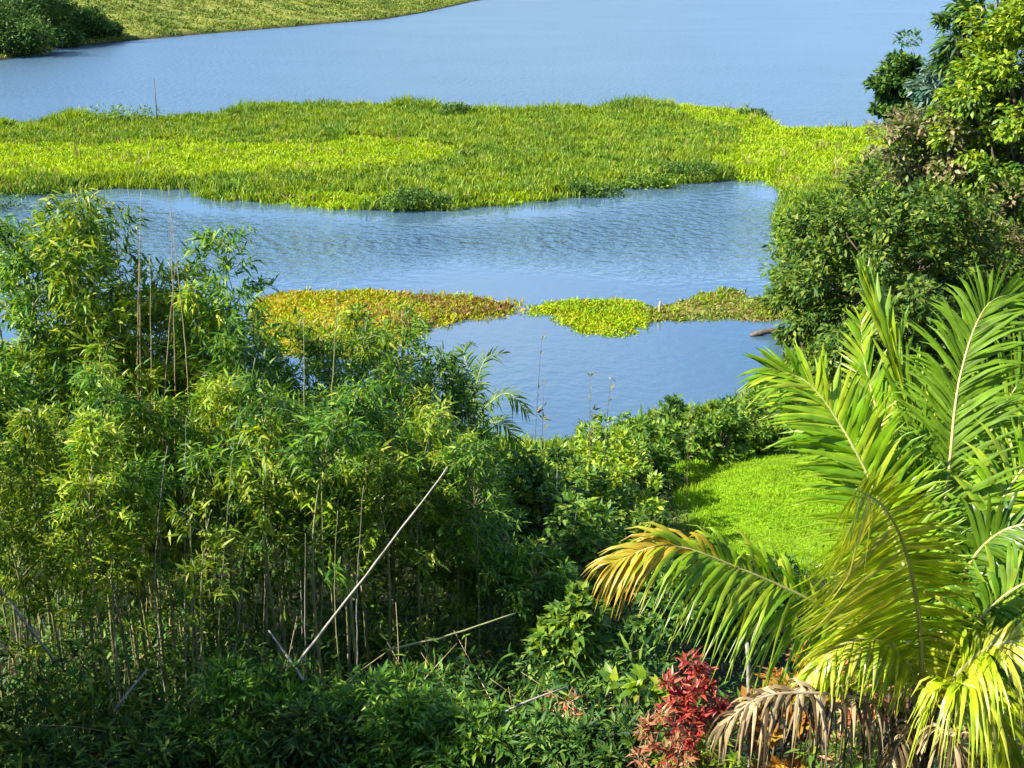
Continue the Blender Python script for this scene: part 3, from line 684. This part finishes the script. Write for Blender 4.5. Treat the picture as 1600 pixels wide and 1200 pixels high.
# front stalks at left, sunlit look partly in the yellower leaf colour
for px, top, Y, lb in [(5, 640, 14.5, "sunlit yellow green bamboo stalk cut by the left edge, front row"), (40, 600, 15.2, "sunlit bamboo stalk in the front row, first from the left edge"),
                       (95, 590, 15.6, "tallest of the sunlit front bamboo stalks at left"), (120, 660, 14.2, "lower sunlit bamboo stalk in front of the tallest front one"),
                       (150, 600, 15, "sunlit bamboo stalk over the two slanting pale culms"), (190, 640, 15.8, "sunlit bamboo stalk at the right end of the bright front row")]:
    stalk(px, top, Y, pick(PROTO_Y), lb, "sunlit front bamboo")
for px, top, Y, lb in [(295, 770, 13.8, "short bamboo with a lit leaf tuft on a bare pale culm"), (245, 700, 15.4, "short bamboo left of the lit leaf tuft"), (350, 690, 16, "short bamboo right of the lit leaf tuft"),
                       (410, 660, 15.8, "front bamboo with bare lower culm left of the leaning pole's foot"), (480, 640, 15.5, "front bamboo above the foot of the long leaning pole"), (540, 690, 16, "front bamboo behind the lower half of the long leaning pole"),
                       (600, 690, 16.4, "front bamboo behind the middle of the long leaning pole"), (660, 700, 17, "front bamboo behind the tip of the long leaning pole"), (720, 690, 17.5, "front bamboo just right of the long leaning pole's tip")]:
    stalk(px, top, Y, pick(PROTO_F), lb, "front bamboo with bare culms")
for px, top, Y, lb in [(-90, 430, 19, "tall back bamboo leaning in from beyond the left edge"), (-70, 600, 15, "front bamboo leaning in from beyond the left edge")]:
    stalk(px, top, Y, pick(PROTO), lb, "bamboo cut by the left edge")
# unseen stalks added beyond the left edge to cast shade on the slope
for k, (x, y, hh) in enumerate([(-8.8, 8.2, 7), (-7.8, 9.4, 6), (-10, 7.2, 8), (-7.0, 8.4, 5.5), (-9.2, 9.8, 6.5), (-8.0, 7.0, 7), (-10.8, 8.6, 8), (-6.6, 9.8, 5.5), (-7.4, 10.6, 6.5), (-8.6, 11.2, 6.5), (-7.2, 11.8, 5.2), (-8.2, 12.8, 5.5), (-7.6, 13.6, 5.2), (-9, 14.4, 5.8), (-6.9, 12.6, 4.6), (-8.4, 15.4, 5.4), (-9.6, 13.2, 6), (-6.3, 11.0, 4.6), (-10, 11.9, 6.5)]):
    e = empty("bamboo_stalk", (x, y, h1(x, y) - .05), "unseen bamboo stalk added beyond the left edge to shade the slope", "bamboo", "added shade bamboo beyond the left edge", k * 1.1, hh / 6.0)
    c_, b2, l_, _ = PROTO_L[k % 3]; link("culm", c_, e); link("branches", b2, e, "stuff"); link("leaves", l_, e, "stuff")

# bare poles: dry culms, leaning poles, fallen culms
def pole(name, pts, r0, r1, mat, label, cat, group=None, node=.38, sides=7, bend=0.0):
    pts = np.asarray(pts, float); L = np.linalg.norm(pts[-1] - pts[0]); n = max(int(L / node) * 2 + 1, 5)
    c = spline([pts[0], (pts[0] + pts[-1]) / 2 + np.array([0, 0, bend]), pts[-1]], n) if len(pts) == 2 else spline(pts, n)
    wv = np.sin(np.linspace(0, 1, n) * math.pi)[:, None]; c = c + wv * np.array([rng.normal() * .02 * L, 0, rng.normal() * .015 * L]) + rng.normal(size=c.shape) * .004
    rr = np.linspace(r0, r1, n) * np.where(np.arange(n) % 2 == 0, 1.16, .97)
    mb = MB(); org = c[0].copy(); mb.add(*tube(c - org, rr, sides))
    o = mb.build(name, mat, None, True); o.location = org
    return tag(o, label, cat, group)
def upright(px, top, Y, lean, r, mat, label, group, r1=None):
    b_ = base_at(px, Y); t_ = at_y(px + lean, top, Y); return pole("bare_culm", [b_ - [0, 0, .1], t_], r, r1 or r * .2, mat, label, "bamboo", group)
for px, top, lean, lb in [(236, 400, -2, "leftmost of the thick tan dry culms below the gap in the bamboo"), (246, 330, -26, "thin dry culm leaning left across the water gap"), (254, 300, -34, "longest thin dry culm leaning left over the water gap"),
                          (262, 330, 4, "tan dry culm in the middle of the dry bunch"), (272, 410, 2, "rightmost of the thick tan dry culms below the gap"), (282, 290, -20, "thin dry culm rising straight over the water gap")]:
    upright(px, top, 19.2, lean, .017, M['culm_dry'], lb, "bunch of dry tan culms")
for px, top, lean, lb in [(525, 440, 4, "thin bare stem crossing the golden mat beside the thicket"), (478, 500, -4, "thin bare stem at the left of the golden mat"), (395, 560, 3, "yellowish bare culm in the middle of the thicket")]:
    upright(px, top, 17.6, lean, .02, M['culm'], lb, "thin bare stems in the thicket")
for px, top, Y, lean, lb in [(35, 640, 15.6, -6, "pale upright culm close to the left edge"), (190, 800, 15.0, -30, "pale culm leaning left in the dark lower left"), (150, 820, 14.8, -24, "pale curved culm at the lower left, left of its twin"), (305, 800, 14.6, -8, "pale bare culm under the small lit leaf tuft"),
                             (265, 740, 15.6, -8, "slim pale culm left of the lit leaf tuft"), (415, 740, 16, -4, "slim pale culm in the shade at the thicket's middle"), (485, 740, 15.6, 16, "pale culm rising from the foot of the long leaning pole")]:
    upright(px, top, Y, lean, .016, M['culm'], lb, "pale culms in the shaded thicket front", .007)
for k in range(32):
    px = 12 + k * 18 + rng.uniform(-9, 9); Y = rng.uniform(14.4, 17.2)
    upright(px, rng.uniform(640, 860), Y, rng.normal() * 18, rng.uniform(.010, .016), M['culm_grey'] if k % 3 else M['culm'], "slender bare culm among the front bamboo, " + ("left of the lit leaf tuft" if px < 270 else "right of the long leaning pole" if px > 560 else "around the long leaning pole's foot"), "slender bare culms in the thicket front", .0025)
pole("leaning_pole", [at_y(462, 1040, 13.0), at_y(700, 730, 14.6)], .017, .010, M['culm_grey'], "long pale pole leaning diagonally up to the right across the dark thicket", "pole")
pole("leaning_pole", [at_y(606, 1016, 14.4), at_y(805, 958, 15.2)], .018, .012, M['culm'], "thin greenish pole lying nearly level in front of the dark gap", "pole")
pole("leaning_pole", [at_y(770, 1122, 12.4), at_y(885, 1074, 12.8)], .017, .011, M['culm_grey'], "short pale pole slanting beside the dry twiggy plant", "pole")
pole("leaning_pole", [at_y(86, 1032, 13.4), at_y(-30, 880, 13.6)], .017, .011, M['culm_grey'], "pale pole leaning left at the left edge of the photo", "pole")
pole("leaning_pole", [at_y(180, 1110, 12.6), at_y(230, 1045, 13)], .017, .011, M['culm_grey'], "short grey stick slanting in the dark lower left", "pole")
pole("leaning_pole", [at_y(474, 1062, 12.8), at_y(420, 985, 13.6)], .017, .011, M['culm_grey'], "short pale stub crossing the foot of the long leaning pole", "pole")
pole("upright_stake", [base_at(1167, 11.2) - np.array([0, 0, .1]), at_y(1167, 1005, 11.2)], .024, .02, M['culm_grey'], "pale upright stake behind the dead palm frond", "stake")

# tall thin reed stems against the near pond
for px, top, Y, lean, lb in [(832, 530, 30, 14, "tall dark reed stem standing against the near pond"), (848, 600, 30, 2, "thin reed stem right of the tall dark one"), (928, 588, 30, -6, "reed stem with drooping head above the bright bush"),
                             (940, 592, 31, 14, "slanting reed stem above the bright bush"), (922, 640, 29, 4, "short reed stem at the pond's near tip"), (1075, 640, 30, 4, "pale stem rising from the dark bush by the pond")]:
    b_ = base_at(px, Y); t_ = at_y(px + lean, top, Y)
    e = empty("reed_stem", b_, lb, "reed", "reed stems against the near pond"); mb = MB(); c = spline([np.array([0, 0, -.1]), (t_ - b_) * .55 + np.array([-.05, 0, 0]), t_ - b_], 14)
    mb.add(*tube(c, np.linspace(.012, .005, 14), 5)); mb.build("stem", M['bark'], e, True)
    mb = MB(); k = rng.integers(8, 14, 14); d = unit(rng.normal(size=(14, 3)) * .5 + np.array([.3, 0, .6]))
    mb.add(*scatter(LONG, c[k], d, rdir(14), rng.uniform(.12, .28, 14))); mb.build("leaves", M['olive_leaf'], e, False, "stuff")

# ------------------------------------------------------------------ saplings and shrubs of the middle slope
def sapling(px, top, Y, wpx, leafm, label, lsize=.2, n_cl=24, per=60, tmpl=OVAL, bark='bark_pale', frac=.55):
    b_ = base_under(px, top + 50, Y); ht = top_h(px, top, Y, b_); rx = px_m(wpx / 2, Y)
    return make_tree("sapling", b_, label, "sapling", ht, rx, rx, ht * frac * .5, M[leafm], M[bark], n_cl, per, tmpl, lsize, rx * .42, (0, 0), .035, "saplings on the slope", -.9)
sapling(800, 690, 22, 140, 'mid_leaf', "sapling with rounded light green crown at the near tip of the pond", .19, 34, 70)
sapling(860, 720, 21, 120, 'dark_leaf', "dark sapling below the near tip of the pond", .19, 30, 70)
sapling(765, 790, 18, 130, 'bamboo', "slender sapling with bare white trunk above the dark gap", .2, 30, 70, LONG)
sapling(920, 800, 19, 120, 'mid_leaf', "sapling with thin pale trunk left of the palm's long left frond", .18, 30, 70)
sapling(985, 830, 18.5, 120, 'mid_leaf', "leafy sapling behind the yellow tip of the palm's left frond", .18, 30, 70)
sapling(830, 860, 17, 110, 'bamboo', "thin sapling with two narrow leaders over the dark gap", .18, 26, 60, LONG)
sapling(1050, 890, 16.5, 110, 'dark_leaf', "dark sapling under the palm's left frond", .16, 28, 60)
sapling(900, 930, 15, 110, 'mid_leaf', "low leafy sapling with light leaves right of the dark gap", .16, 26, 60, BROAD)
for px, top, Y, w, mt, lb in [(1060, 636, 40, 130, 'dark_leaf', "rounded dark bush at the water's edge in front of the near pond"),
                              (945, 668, 33, 120, 'lime_leaf', "sunlit yellow green bush at the right of the pond's near tip"),
                              (975, 730, 30, 130, 'lime_leaf', "sunlit bush on the slope below the rounded dark bush"),
                              (1140, 648, 40, 90, 'lime_leaf', "light green bush between the dark bush and the lawn"),
                              (1205, 570, 40, 100, 'mid_leaf', "green bush at the pond's right end, above the palm's upper left frond"),
                              (1015, 800, 27, 100, 'mid_leaf', "green bush bordering the lawn's left side"),
                              (1010, 646, 36, 120, 'mid_leaf', "green bush between the bright pond-side bush and the rounded dark one"),
                              (1120, 632, 38, 90, 'mid_leaf', "green bush right of the rounded dark bush at the pond"),
                              (900, 712, 30, 90, 'lime_leaf', "small bright bush at the pond's lowest point"),
                              (930, 740, 28, 130, 'mid_leaf', "green bush below the bright bush at the pond tip"),
                              (1205, 862, 22, 110, 'dark_leaf', "dark bush in front of the lawn, above the palm's left frond"),
                              (1120, 900, 20, 80, 'mid_leaf', "small green bush at the lawn's lower corner"),
                              (868, 845, 17.5, 90, 'lime_leaf', "small lime bush glowing behind the saplings")]:
    b_ = base_under(px, top + 30, Y); ht = max(top_h(px, top, Y, b_), .8)
    make_shrub("slope_bush", b_, lb, "bush", ht, px_m(w / 2, Y), M[mt], M['bark'], 34, 75, OVAL, .17 + .003 * (Y - 20), "bushes on the middle slope", bottom=-.9)
# foreground shrubs, mostly in darker leaf colour to deepen the shadow gaps
for px, top, Y, w, mt, lb in [(390, 1040, 12.4, 180, 'bamboo', "ferny dark green shrub at the bottom, left of centre"),
                              (615, 1050, 12.2, 230, 'bamboo', "wide dark green shrub at the bottom centre"),
                              (250, 1165, 11.9, 130, 'dark_leaf', "dark shrub at the bottom among the leaning culms"),
                              (60, 1160, 12.0, 140, 'dark_leaf', "dark shrub in the bottom left corner"),
                              (500, 1120, 11.8, 160, 'dark_leaf', "dark shrub between the two ferny shrubs at the bottom"),
                              (760, 1125, 11.6, 170, 'bamboo', "leafy shrub at the bottom under the short slanting pole"),
                              (880, 1135, 11.4, 140, 'dark_leaf', "leafy shrub at the bottom under the dry twiggy plant"),
                              (960, 1130, 11.2, 120, 'dark_leaf', "dark shrub at the bottom left of the red shrub")]:
    b_ = base_under(px, top + 30, Y); ht = max(top_h(px, top, Y, b_), .5)
    make_shrub("understory_shrub", b_, lb, "shrub", ht, px_m(w / 2, Y, 11), M[mt], M['bark'], 50, 90, LONG if mt != 'mid_leaf' else OVAL, .15, "shrubs at the foot of the photo", bottom=-.9)
# garden shrubs at lower right
def garden(px, top, Y, w, mt, lb, tm=BROAD, ls=.13, n=26, per=34, name="garden_shrub"):
    b_ = base_under(px, top + 30, Y); ht = max(top_h(px, top, Y, b_), .4)
    return make_shrub(name, b_, lb, "shrub", ht, px_m(w / 2, Y, 12), M[mt], M['bark'], n, per, tm, ls, "coloured garden shrubs by the palm", bottom=-.9, rz=ht * .5)
garden(1087, 1036, 10.8, 100, 'red_leaf', "crimson red leaved shrub left of the dead palm frond", LONG, .13, 40, 40)
garden(1035, 1105, 10.4, 100, 'salmon_leaf', "salmon orange leaved shrub below the crimson one", LONG, .12, 26, 36)
garden(1235, 1020, 11.0, 120, 'orange_leaf', "orange brown shrub behind the palm's hanging leaflets", BROAD, .16)
garden(1380, 1040, 10.4, 120, 'salmon_leaf', "brownish red shrub beside the palm's crown base", LONG, .14)
garden(1120, 1140, 10.4, 110, 'lime_leaf', "pale green plant at the bottom under the salmon shrub", LONG, .12)
garden(1570, 1120, 9.6, 110, 'yellow_leaf', "yellow variegated plant at the bottom right corner", BROAD, .1)
garden(1000, 1035, 12.6, 100, 'lime_leaf', "broad pale leaved plant in front of the dark gap, left of the red shrub", BROAD, .24, 12, 12, "broadleaf_plant")
garden(1330, 1130, 9.8, 130, 'mid_leaf', "green plant at the bottom between dead frond and palm crown", LONG, .13)
# dry twiggy plant
b_ = base_at(880, 12.0); e = empty("twiggy_plant", b_, "dry brown twiggy plant at the end of the short slanting pole", "plant")
mb = MB(); ht = top_h(880, 1068, 12, b_); leafp = []
for k in range(34):
    a = rng.uniform(0, 6.28); r_ = rng.uniform(.1, .35); tip = np.array([math.cos(a) * r_, math.sin(a) * r_, ht * rng.uniform(.6, 1)])
    c = spline([(0, 0, 0), tip * [.3, .3, .8], tip + [0, 0, -.1]], 7); mb.add(*tube(c, np.linspace(.008, .003, 7), 4)); leafp.append(c[4:])
mb.build("stems", M['culm_dry'], e, True, "stuff"); mb = MB(); lp = np.concatenate(leafp)
mb.add(*scatter(LONG, lp, rdir(len(lp)) + [0, 0, -.6], rdir(len(lp)), rng.uniform(.06, .14, len(lp)))); mb.build("leaves", M['salmon_leaf'], e, False, "stuff")

# litter and undergrowth on the near slope, undergrowth coloured dark for shade
q = np.column_stack([rng.uniform(-14, 14, 9000), rng.uniform(8.5, 36, 9000)])
q = q[(np.abs(q[:, 0]) < q[:, 1] * .5 + 1) & (sdist(q, LAWN) < -.3)]
gp = ground_pts(q, .02); n = len(gp)
mb = MB(); rep = np.repeat(gp, 5, 0) + np.column_stack([rng.normal(size=(n * 5, 2)) * .12, np.abs(rng.normal(size=n * 5)) * .35])
mb.add(*scatter(LONG, rep, unit(rng.normal(size=(n * 5, 3)) + [0, 0, .3]), unit(rng.normal(size=(n * 5, 3)) * .5 + [0, 0, 1]), rng.uniform(.08, .2, n * 5)))
tag(mb.build("undergrowth", M['dark_leaf'], None, False, "stuff"), "low leafy undergrowth coloured dark for shade, covering the near slope", "undergrowth")
mb = MB(); k = rng.permutation(n)[:1800]; lp = gp[k] + [0, 0, .02]
mb.add(*scatter(BAMBOO, lp, unit(rng.normal(size=(len(k), 3)) * [1, 1, .25]), unit(rng.normal(size=(len(k), 3)) * .3 + [0, 0, 1]), rng.uniform(.12, .3, len(k))))
tag(mb.build("fallen_leaves", M['litter'], None, False, "stuff"), "dry fallen leaves on the shaded slope", "leaves")

# low leaves coloured dark as shade between the culms, and dead twigs
nc = 520; cx_ = rng.uniform(-8.5, 2.6, nc); cy_ = rng.uniform(12.3, 21, nc); cz_ = H(cx_, cy_) + np.abs(rng.normal(size=nc)) * .55
cc = np.repeat(np.column_stack([cx_, cy_, cz_]), 44, 0); nn = len(cc)
lp = cc + rdir(nn) * (rng.uniform(.05, 1, nn) ** .6)[:, None] * np.array([.5, .5, .35])
mb = MB(); mb.add(*scatter(BAMBOO, lp, unit(rng.normal(size=(nn, 3)) + [0, 0, -.1]), unit(rng.normal(size=(nn, 3)) * .6 + [0, 0, 1]), rng.uniform(.12, .3, nn)))
tag(mb.build("thicket_shade_leaves", M['dark_leaf'], None, False, "stuff"), "leafy tangle coloured dark for the shade at the feet of the bamboo culms", "undergrowth")
mb = MB()
for k in range(170):
    a = np.array([rng.uniform(-8, 2.4), rng.uniform(12.3, 19), 0]); a[2] = h1(a[0], a[1]) + rng.uniform(0, .1); d_ = unit(np.array([rng.normal(), rng.normal() * .6, abs(rng.normal()) * .55])); L = rng.uniform(.5, 2.0)
    mb.add(*tube(spline([a, a + d_ * L * .5 + rng.normal(size=3) * .06, a + d_ * L], 6), np.linspace(.010, .003, 6), 4))
tag(mb.build("dead_twigs", M['culm_dry'], None, True, "stuff"), "dead twigs lying among the bamboo culms", "twigs")

# ------------------------------------------------------------------ palms
made = [0]
def frond(parent, org, ctrl, leafm, ribm, n=52, Lmax=.85, W=.026, normal=(0, -1, .4), a0=75, a1=30, droop=.35, single=True, tipm=None, tip_from=.8, start=.22, r0=.024, sidew=(1, 1), lift=.15, label=None, wild=.11):
    pts = spline(ctrl, 40); c0 = pts[0].copy()
    seg = np.concatenate([[0], np.cumsum(np.linalg.norm(np.diff(pts, axis=0), axis=1))]); s = seg / seg[-1]
    mb = MB(); mb.add(*tube(pts - c0, np.linspace(r0, .004, 40), 6))
    f = mb.build("frond", ribm, parent, True); f.location = c0 - org
    if label: f["label"] = label
    T = unit(np.gradient(pts, axis=0)); joined = {}
    g = np.array([0, 0, -1.0])
    for k in range(n):
        u = start + (1 - start) * (k + .5) / n
        p_ = np.array([np.interp(u, s, pts[:, i]) for i in range(3)]); t_ = unit(np.array([np.interp(u, s, T[:, i]) for i in range(3)]))
        N = np.asarray(normal, float); N = unit(N - t_ * (N @ t_)); S = np.cross(t_, N); w_ = (u - start) / (1 - start)
        prof = (math.sin(math.pi * (0.16 + .84 * w_ ** .8) * .94)) ** .6
        for sd, sl in ((-1, sidew[0]), (1, sidew[1])):
            if sl <= 0: continue
            a = R(a0 + (a1 - a0) * w_ + rng.normal() * 4); L = Lmax * prof * sl * rng.uniform(.86, 1.08)
            d = unit(S * sd * math.sin(a) + t_ * math.cos(a) + N * (lift + rng.normal() * wild) + rng.normal(size=3) * wild)
            uu = np.array([0, .2, .45, .72, 1.0]); dr = droop * rng.uniform(.6, 1.4)
            c = p_ + d * (L * uu * (1 - .25 * dr * uu))[:, None] + g * (L * dr * uu ** 2.2)[:, None]
            wd = unit(t_ - d * (t_ @ d) + N * rng.normal() * .25); ww = W * np.array([.45, 1, .95, .6, .04]) * rng.uniform(.85, 1.15) * (.6 + .4 * prof)
            fold = N * .25 * W
            v = np.concatenate([c - wd * ww[:, None], c + fold, c + wd * ww[:, None]]) - c0
            i = np.arange(4); q1 = np.stack([i, i + 5, i + 6, i + 1], -1); q2 = q1 + 5
            mt = tipm if (tipm and u + rng.normal() * .06 > tip_from) else leafm
            if single and L > .12 and made[0] < 300:
                made[0] += 1
                root = v[5].copy(); mb = MB(); mb.add(v - root, None, np.concatenate([q1, q2])); lo = mb.build("leaflet", mt, f, False); lo.location = root
            else:
                joined.setdefault(mt.name, (MB(), mt))[0].add(v, None, np.concatenate([q1, q2]))
    for mb, mt in joined.values():
        mb.build("leaflets", mt, f, False, "stuff")
    return f

PY = 9.0
crown = at_y(1440, 1120, PY); root = np.array([crown[0], PY, h1(crown[0], PY)])
palm = empty("coconut_palm", root, "large young coconut palm with arching green and yellow fronds at lower right", "palm")
mb = MB(); th = crown[2] - root[2]
tp = np.stack([.04 * np.sin(np.linspace(0, 3, 16)), .03 * np.cos(np.linspace(0, 2, 16)), np.linspace(-.2, th - .15, 16)], -1)
mb.add(*tube(tp, .13 * np.where(np.arange(16) % 2 == 0, 1.06, .96), 12)); mb.build("trunk", M['bark'], palm, True)
mb = MB()
for k in range(26):                                               # brown fibrous sheaths round the heart of the crown
    a = k * 2.4; r_ = .05 + .004 * k; b0 = np.array([math.cos(a) * r_, math.sin(a) * r_, th - .35]); t0 = b0 + [math.cos(a) * .16, math.sin(a) * .16, .55 + .1 * rng.normal()]
    c = spline([b0, (b0 + t0) / 2 + [math.cos(a) * .05, math.sin(a) * .05, 0], t0], 6); mb.add(*tube(c, np.linspace(.035, .008, 6), 5))
mb.build("fibre_sheath", M['fibre'], palm, True, "stuff")
def pf(pts): return [at_y(*pts[0])] + [at_y(*q_) for q_ in pts[1:]]
C0 = (1440, 1118, 9.0)
FR = lambda pts, *a, **k: frond(palm, root, pf([C0] + pts), *a, **k)
# behind first
FR([(1478, 930, 9.8), (1530, 720, 10.6), (1600, 590, 11.2), (1690, 540, 11.6)], M['frond_dark'], M['midrib'], 84, 1.0, .026, (-.3, -1, .5), 65, 30, .25, False)
FR([(1510, 980, 9.6), (1585, 830, 10.1), (1680, 740, 10.5), (1790, 720, 10.8)], M['frond_dark'], M['midrib'], 84, 1.0, .026, (-.2, -.8, .8), 70, 35, .35, False)
FR([(1448, 930, 9.5), (1438, 740, 10.1), (1400, 570, 10.7), (1343, 425, 11.2)], M['frond_l'], M['midrib'], 70, .70, .034, (.7, -.7, .1), 30, 8, .02, False, label="upright spear-like frond of the palm")
FR([(1462, 920, 9.4), (1482, 740, 9.9), (1500, 590, 10.3), (1540, 480, 10.6), (1600, 455, 10.8)], M['frond_dark'], M['midrib'], 110, .98, .021, (-.4, -1, .35), 56, 34, .26, True, label="dark upright frond in the middle of the palm")
FR([(1425, 930, 9.3), (1370, 775, 9.6), (1318, 672, 9.8), (1262, 598, 10.0), (1200, 575, 10.1)], M['frond_l'], M['midrib'], 108, .86, .024, (-.3, -1, .4), 64, 28, .22, True, label="green frond reaching up left over the lawn")
FR([(1378, 1012, 9.3), (1285, 948, 9.3), (1160, 890, 9.2), (1045, 852, 9.1), (955, 880, 9.0)], M['frond_l'], M['midrib'], 104, .84, .021, (-.25, -.7, .8), 62, 22, .6, False, M['frond_tip'], .80, label="long left frond with yellow orange tip")
FR([(1438, 985, 8.8), (1418, 872, 8.5), (1384, 796, 8.2), (1338, 764, 7.95)], M['frond_y'], M['midrib'], 116, 1.0, .022, (-.3, -.85, .5), 104, 80, .16, True, sidew=(1, .55), start=.14, label="yellowish frond arching towards the viewer")
FR([(1500, 1010, 8.8), (1570, 930, 8.7), (1660, 900, 8.6), (1760, 950, 8.5)], M['frond_dark'], M['midrib'], 86, .9, .023, (0, -.6, 1), 65, 30, .6, False)
FR([(1490, 1060, 8.6), (1550, 1010, 8.4), (1630, 1010, 8.3), (1700, 1090, 8.2)], M['frond_y'], M['midrib'], 84, .8, .02, (0, -.4, 1), 60, 25, .8, False)
FR([(1470, 1090, 8.6), (1510, 1070, 8.3), (1560, 1110, 8.1), (1590, 1220, 8.0)], M['frond_y'], M['midrib'], 56, .7, .022, (.2, -.6, 1), 55, 25, .8, False)
FR([(1370, 1098, 8.75), (1280, 1084, 8.5), (1190, 1090, 8.3), (1125, 1135, 8.2)], M['frond_dead'], M['midrib_dead'], 76, .50, .016, (0, -.3, 1), 60, 25, 1.15, False, r0=.034, wild=.2, label="dead brown frond hanging at the palm's left foot")
FR([(1420, 1140, 8.7), (1400, 1170, 8.5), (1385, 1230, 8.4)], M['frond_dead'], M['midrib_dead'], 26, .4, .018, (0, -1, .5), 55, 25, .9, False, wild=.25)
FR([(1470, 1140, 8.6), (1500, 1165, 8.4), (1520, 1240, 8.3)], M['frond_dead'], M['midrib_dead'], 26, .45, .018, (0, -1, .5), 55, 25, .9, False, wild=.25)

FR([(1432, 930, 9.7), (1405, 780, 10.2), (1372, 650, 10.6), (1350, 560, 10.9), (1345, 500, 11.1)], M['frond_l'], M['midrib'], 80, .62, .026, (-.4, -.9, .2), 48, 26, .15, False)
FR([(1455, 940, 9.7), (1462, 800, 10.2), (1458, 680, 10.7), (1440, 590, 11.0)], M['frond_y'], M['midrib'], 76, .7, .025, (-.5, -.9, .2), 50, 28, .15, False)
FR([(1500, 930, 9.3), (1560, 790, 9.6), (1640, 690, 9.8), (1730, 660, 10)], M['frond_l'], M['midrib'], 84, .95, .024, (-.3, -.9, .6), 66, 32, .35, False)
FR([(1480, 960, 9.2), (1530, 860, 9.2), (1600, 820, 9.1), (1680, 850, 9.0)], M['frond'], M['midrib'], 80, .85, .023, (-.2, -.8, .8), 66, 32, .5, False)
FR([(1420, 1040, 8.9), (1370, 1000, 8.8), (1310, 1010, 8.7), (1260, 1060, 8.6)], M['frond_y'], M['midrib'], 66, .5, .019, (0, -.6, .9), 60, 28, .7, False)

# smaller dark palm at the thicket's edge by the pond
b_ = base_at(735, 25); hp = at_y(735, 665, 25)
palm2 = empty("feather_palm", b_, "small dark feathery palm at the thicket's edge beside the near pond", "palm")
mb = MB(); mb.add(*tube(spline([(0, 0, -.2), (hp - b_) * .5 + [.05, 0, 0], hp - b_], 12), np.linspace(.09, .06, 12), 8)); mb.build("trunk", M['bark'], palm2, True)
for pts in ([(715, 600, 25), (690, 556, 25.2), (650, 545, 25.3)], [(745, 600, 25), (760, 560, 25.1), (790, 552, 25.2)], [(765, 630, 24.8), (795, 615, 24.5), (825, 645, 24.3)], [(700, 640, 24.8), (670, 625, 24.6), (640, 650, 24.4)],
            [(755, 660, 24.6), (790, 665, 24.2), (810, 700, 24)], [(735, 600, 25.3), (725, 550, 25.7), (735, 535, 26.2)]):
    frond(palm2, b_, [hp] + [at_y(*q_) for q_ in pts], M['frond_dark'], M['midrib'], 26, .55, .02, (0, -.5, 1), 60, 30, .35, False, start=.12, r0=.016)

# ------------------------------------------------------------------ small things on the water
p0, p1 = at_z(1172, 524, .05), at_z(1232, 516, .18)
mb = MB(); c = spline([p0, (p0 + p1) / 2 + [0, 0, .1], p1], 12) - p0
mb.add(*tube(c, .16 * np.array([.4, .8, 1, 1.05, 1, .95, 1.05, 1, .9, .95, .85, .7]), 9)); lg = mb.build("floating_log", M['bark'], None, True); lg.location = p0
tag(lg, "grey brown log lying in the near pond below the dark tree", "log")
p0 = at_z(1030, 492, .05); mb = MB(); mb.add(*tube([(0, 0, -.3), (.01, 0, .3), (.03, 0, .75), (.02, 0, .8)], [.09, .085, .075, .03], 7)); ps = mb.build("stump_post", M['culm_dry'], None, True); ps.location = p0
tag(ps, "short pale post sticking out of the straw coloured plants", "post")
p0 = at_z(246, 198, .3); p1 = at_y(241, 122, p0[1]); mb = MB(); mb.add(*tube([(0, 0, -.2), (p1 - p0) * .5, p1 - p0], [.06, .05, .03], 6)); ps = mb.build("bare_stick", M['bark'], None, True); ps.location = p0
tag(ps, "thin bare stick standing on the island's back edge", "stick")
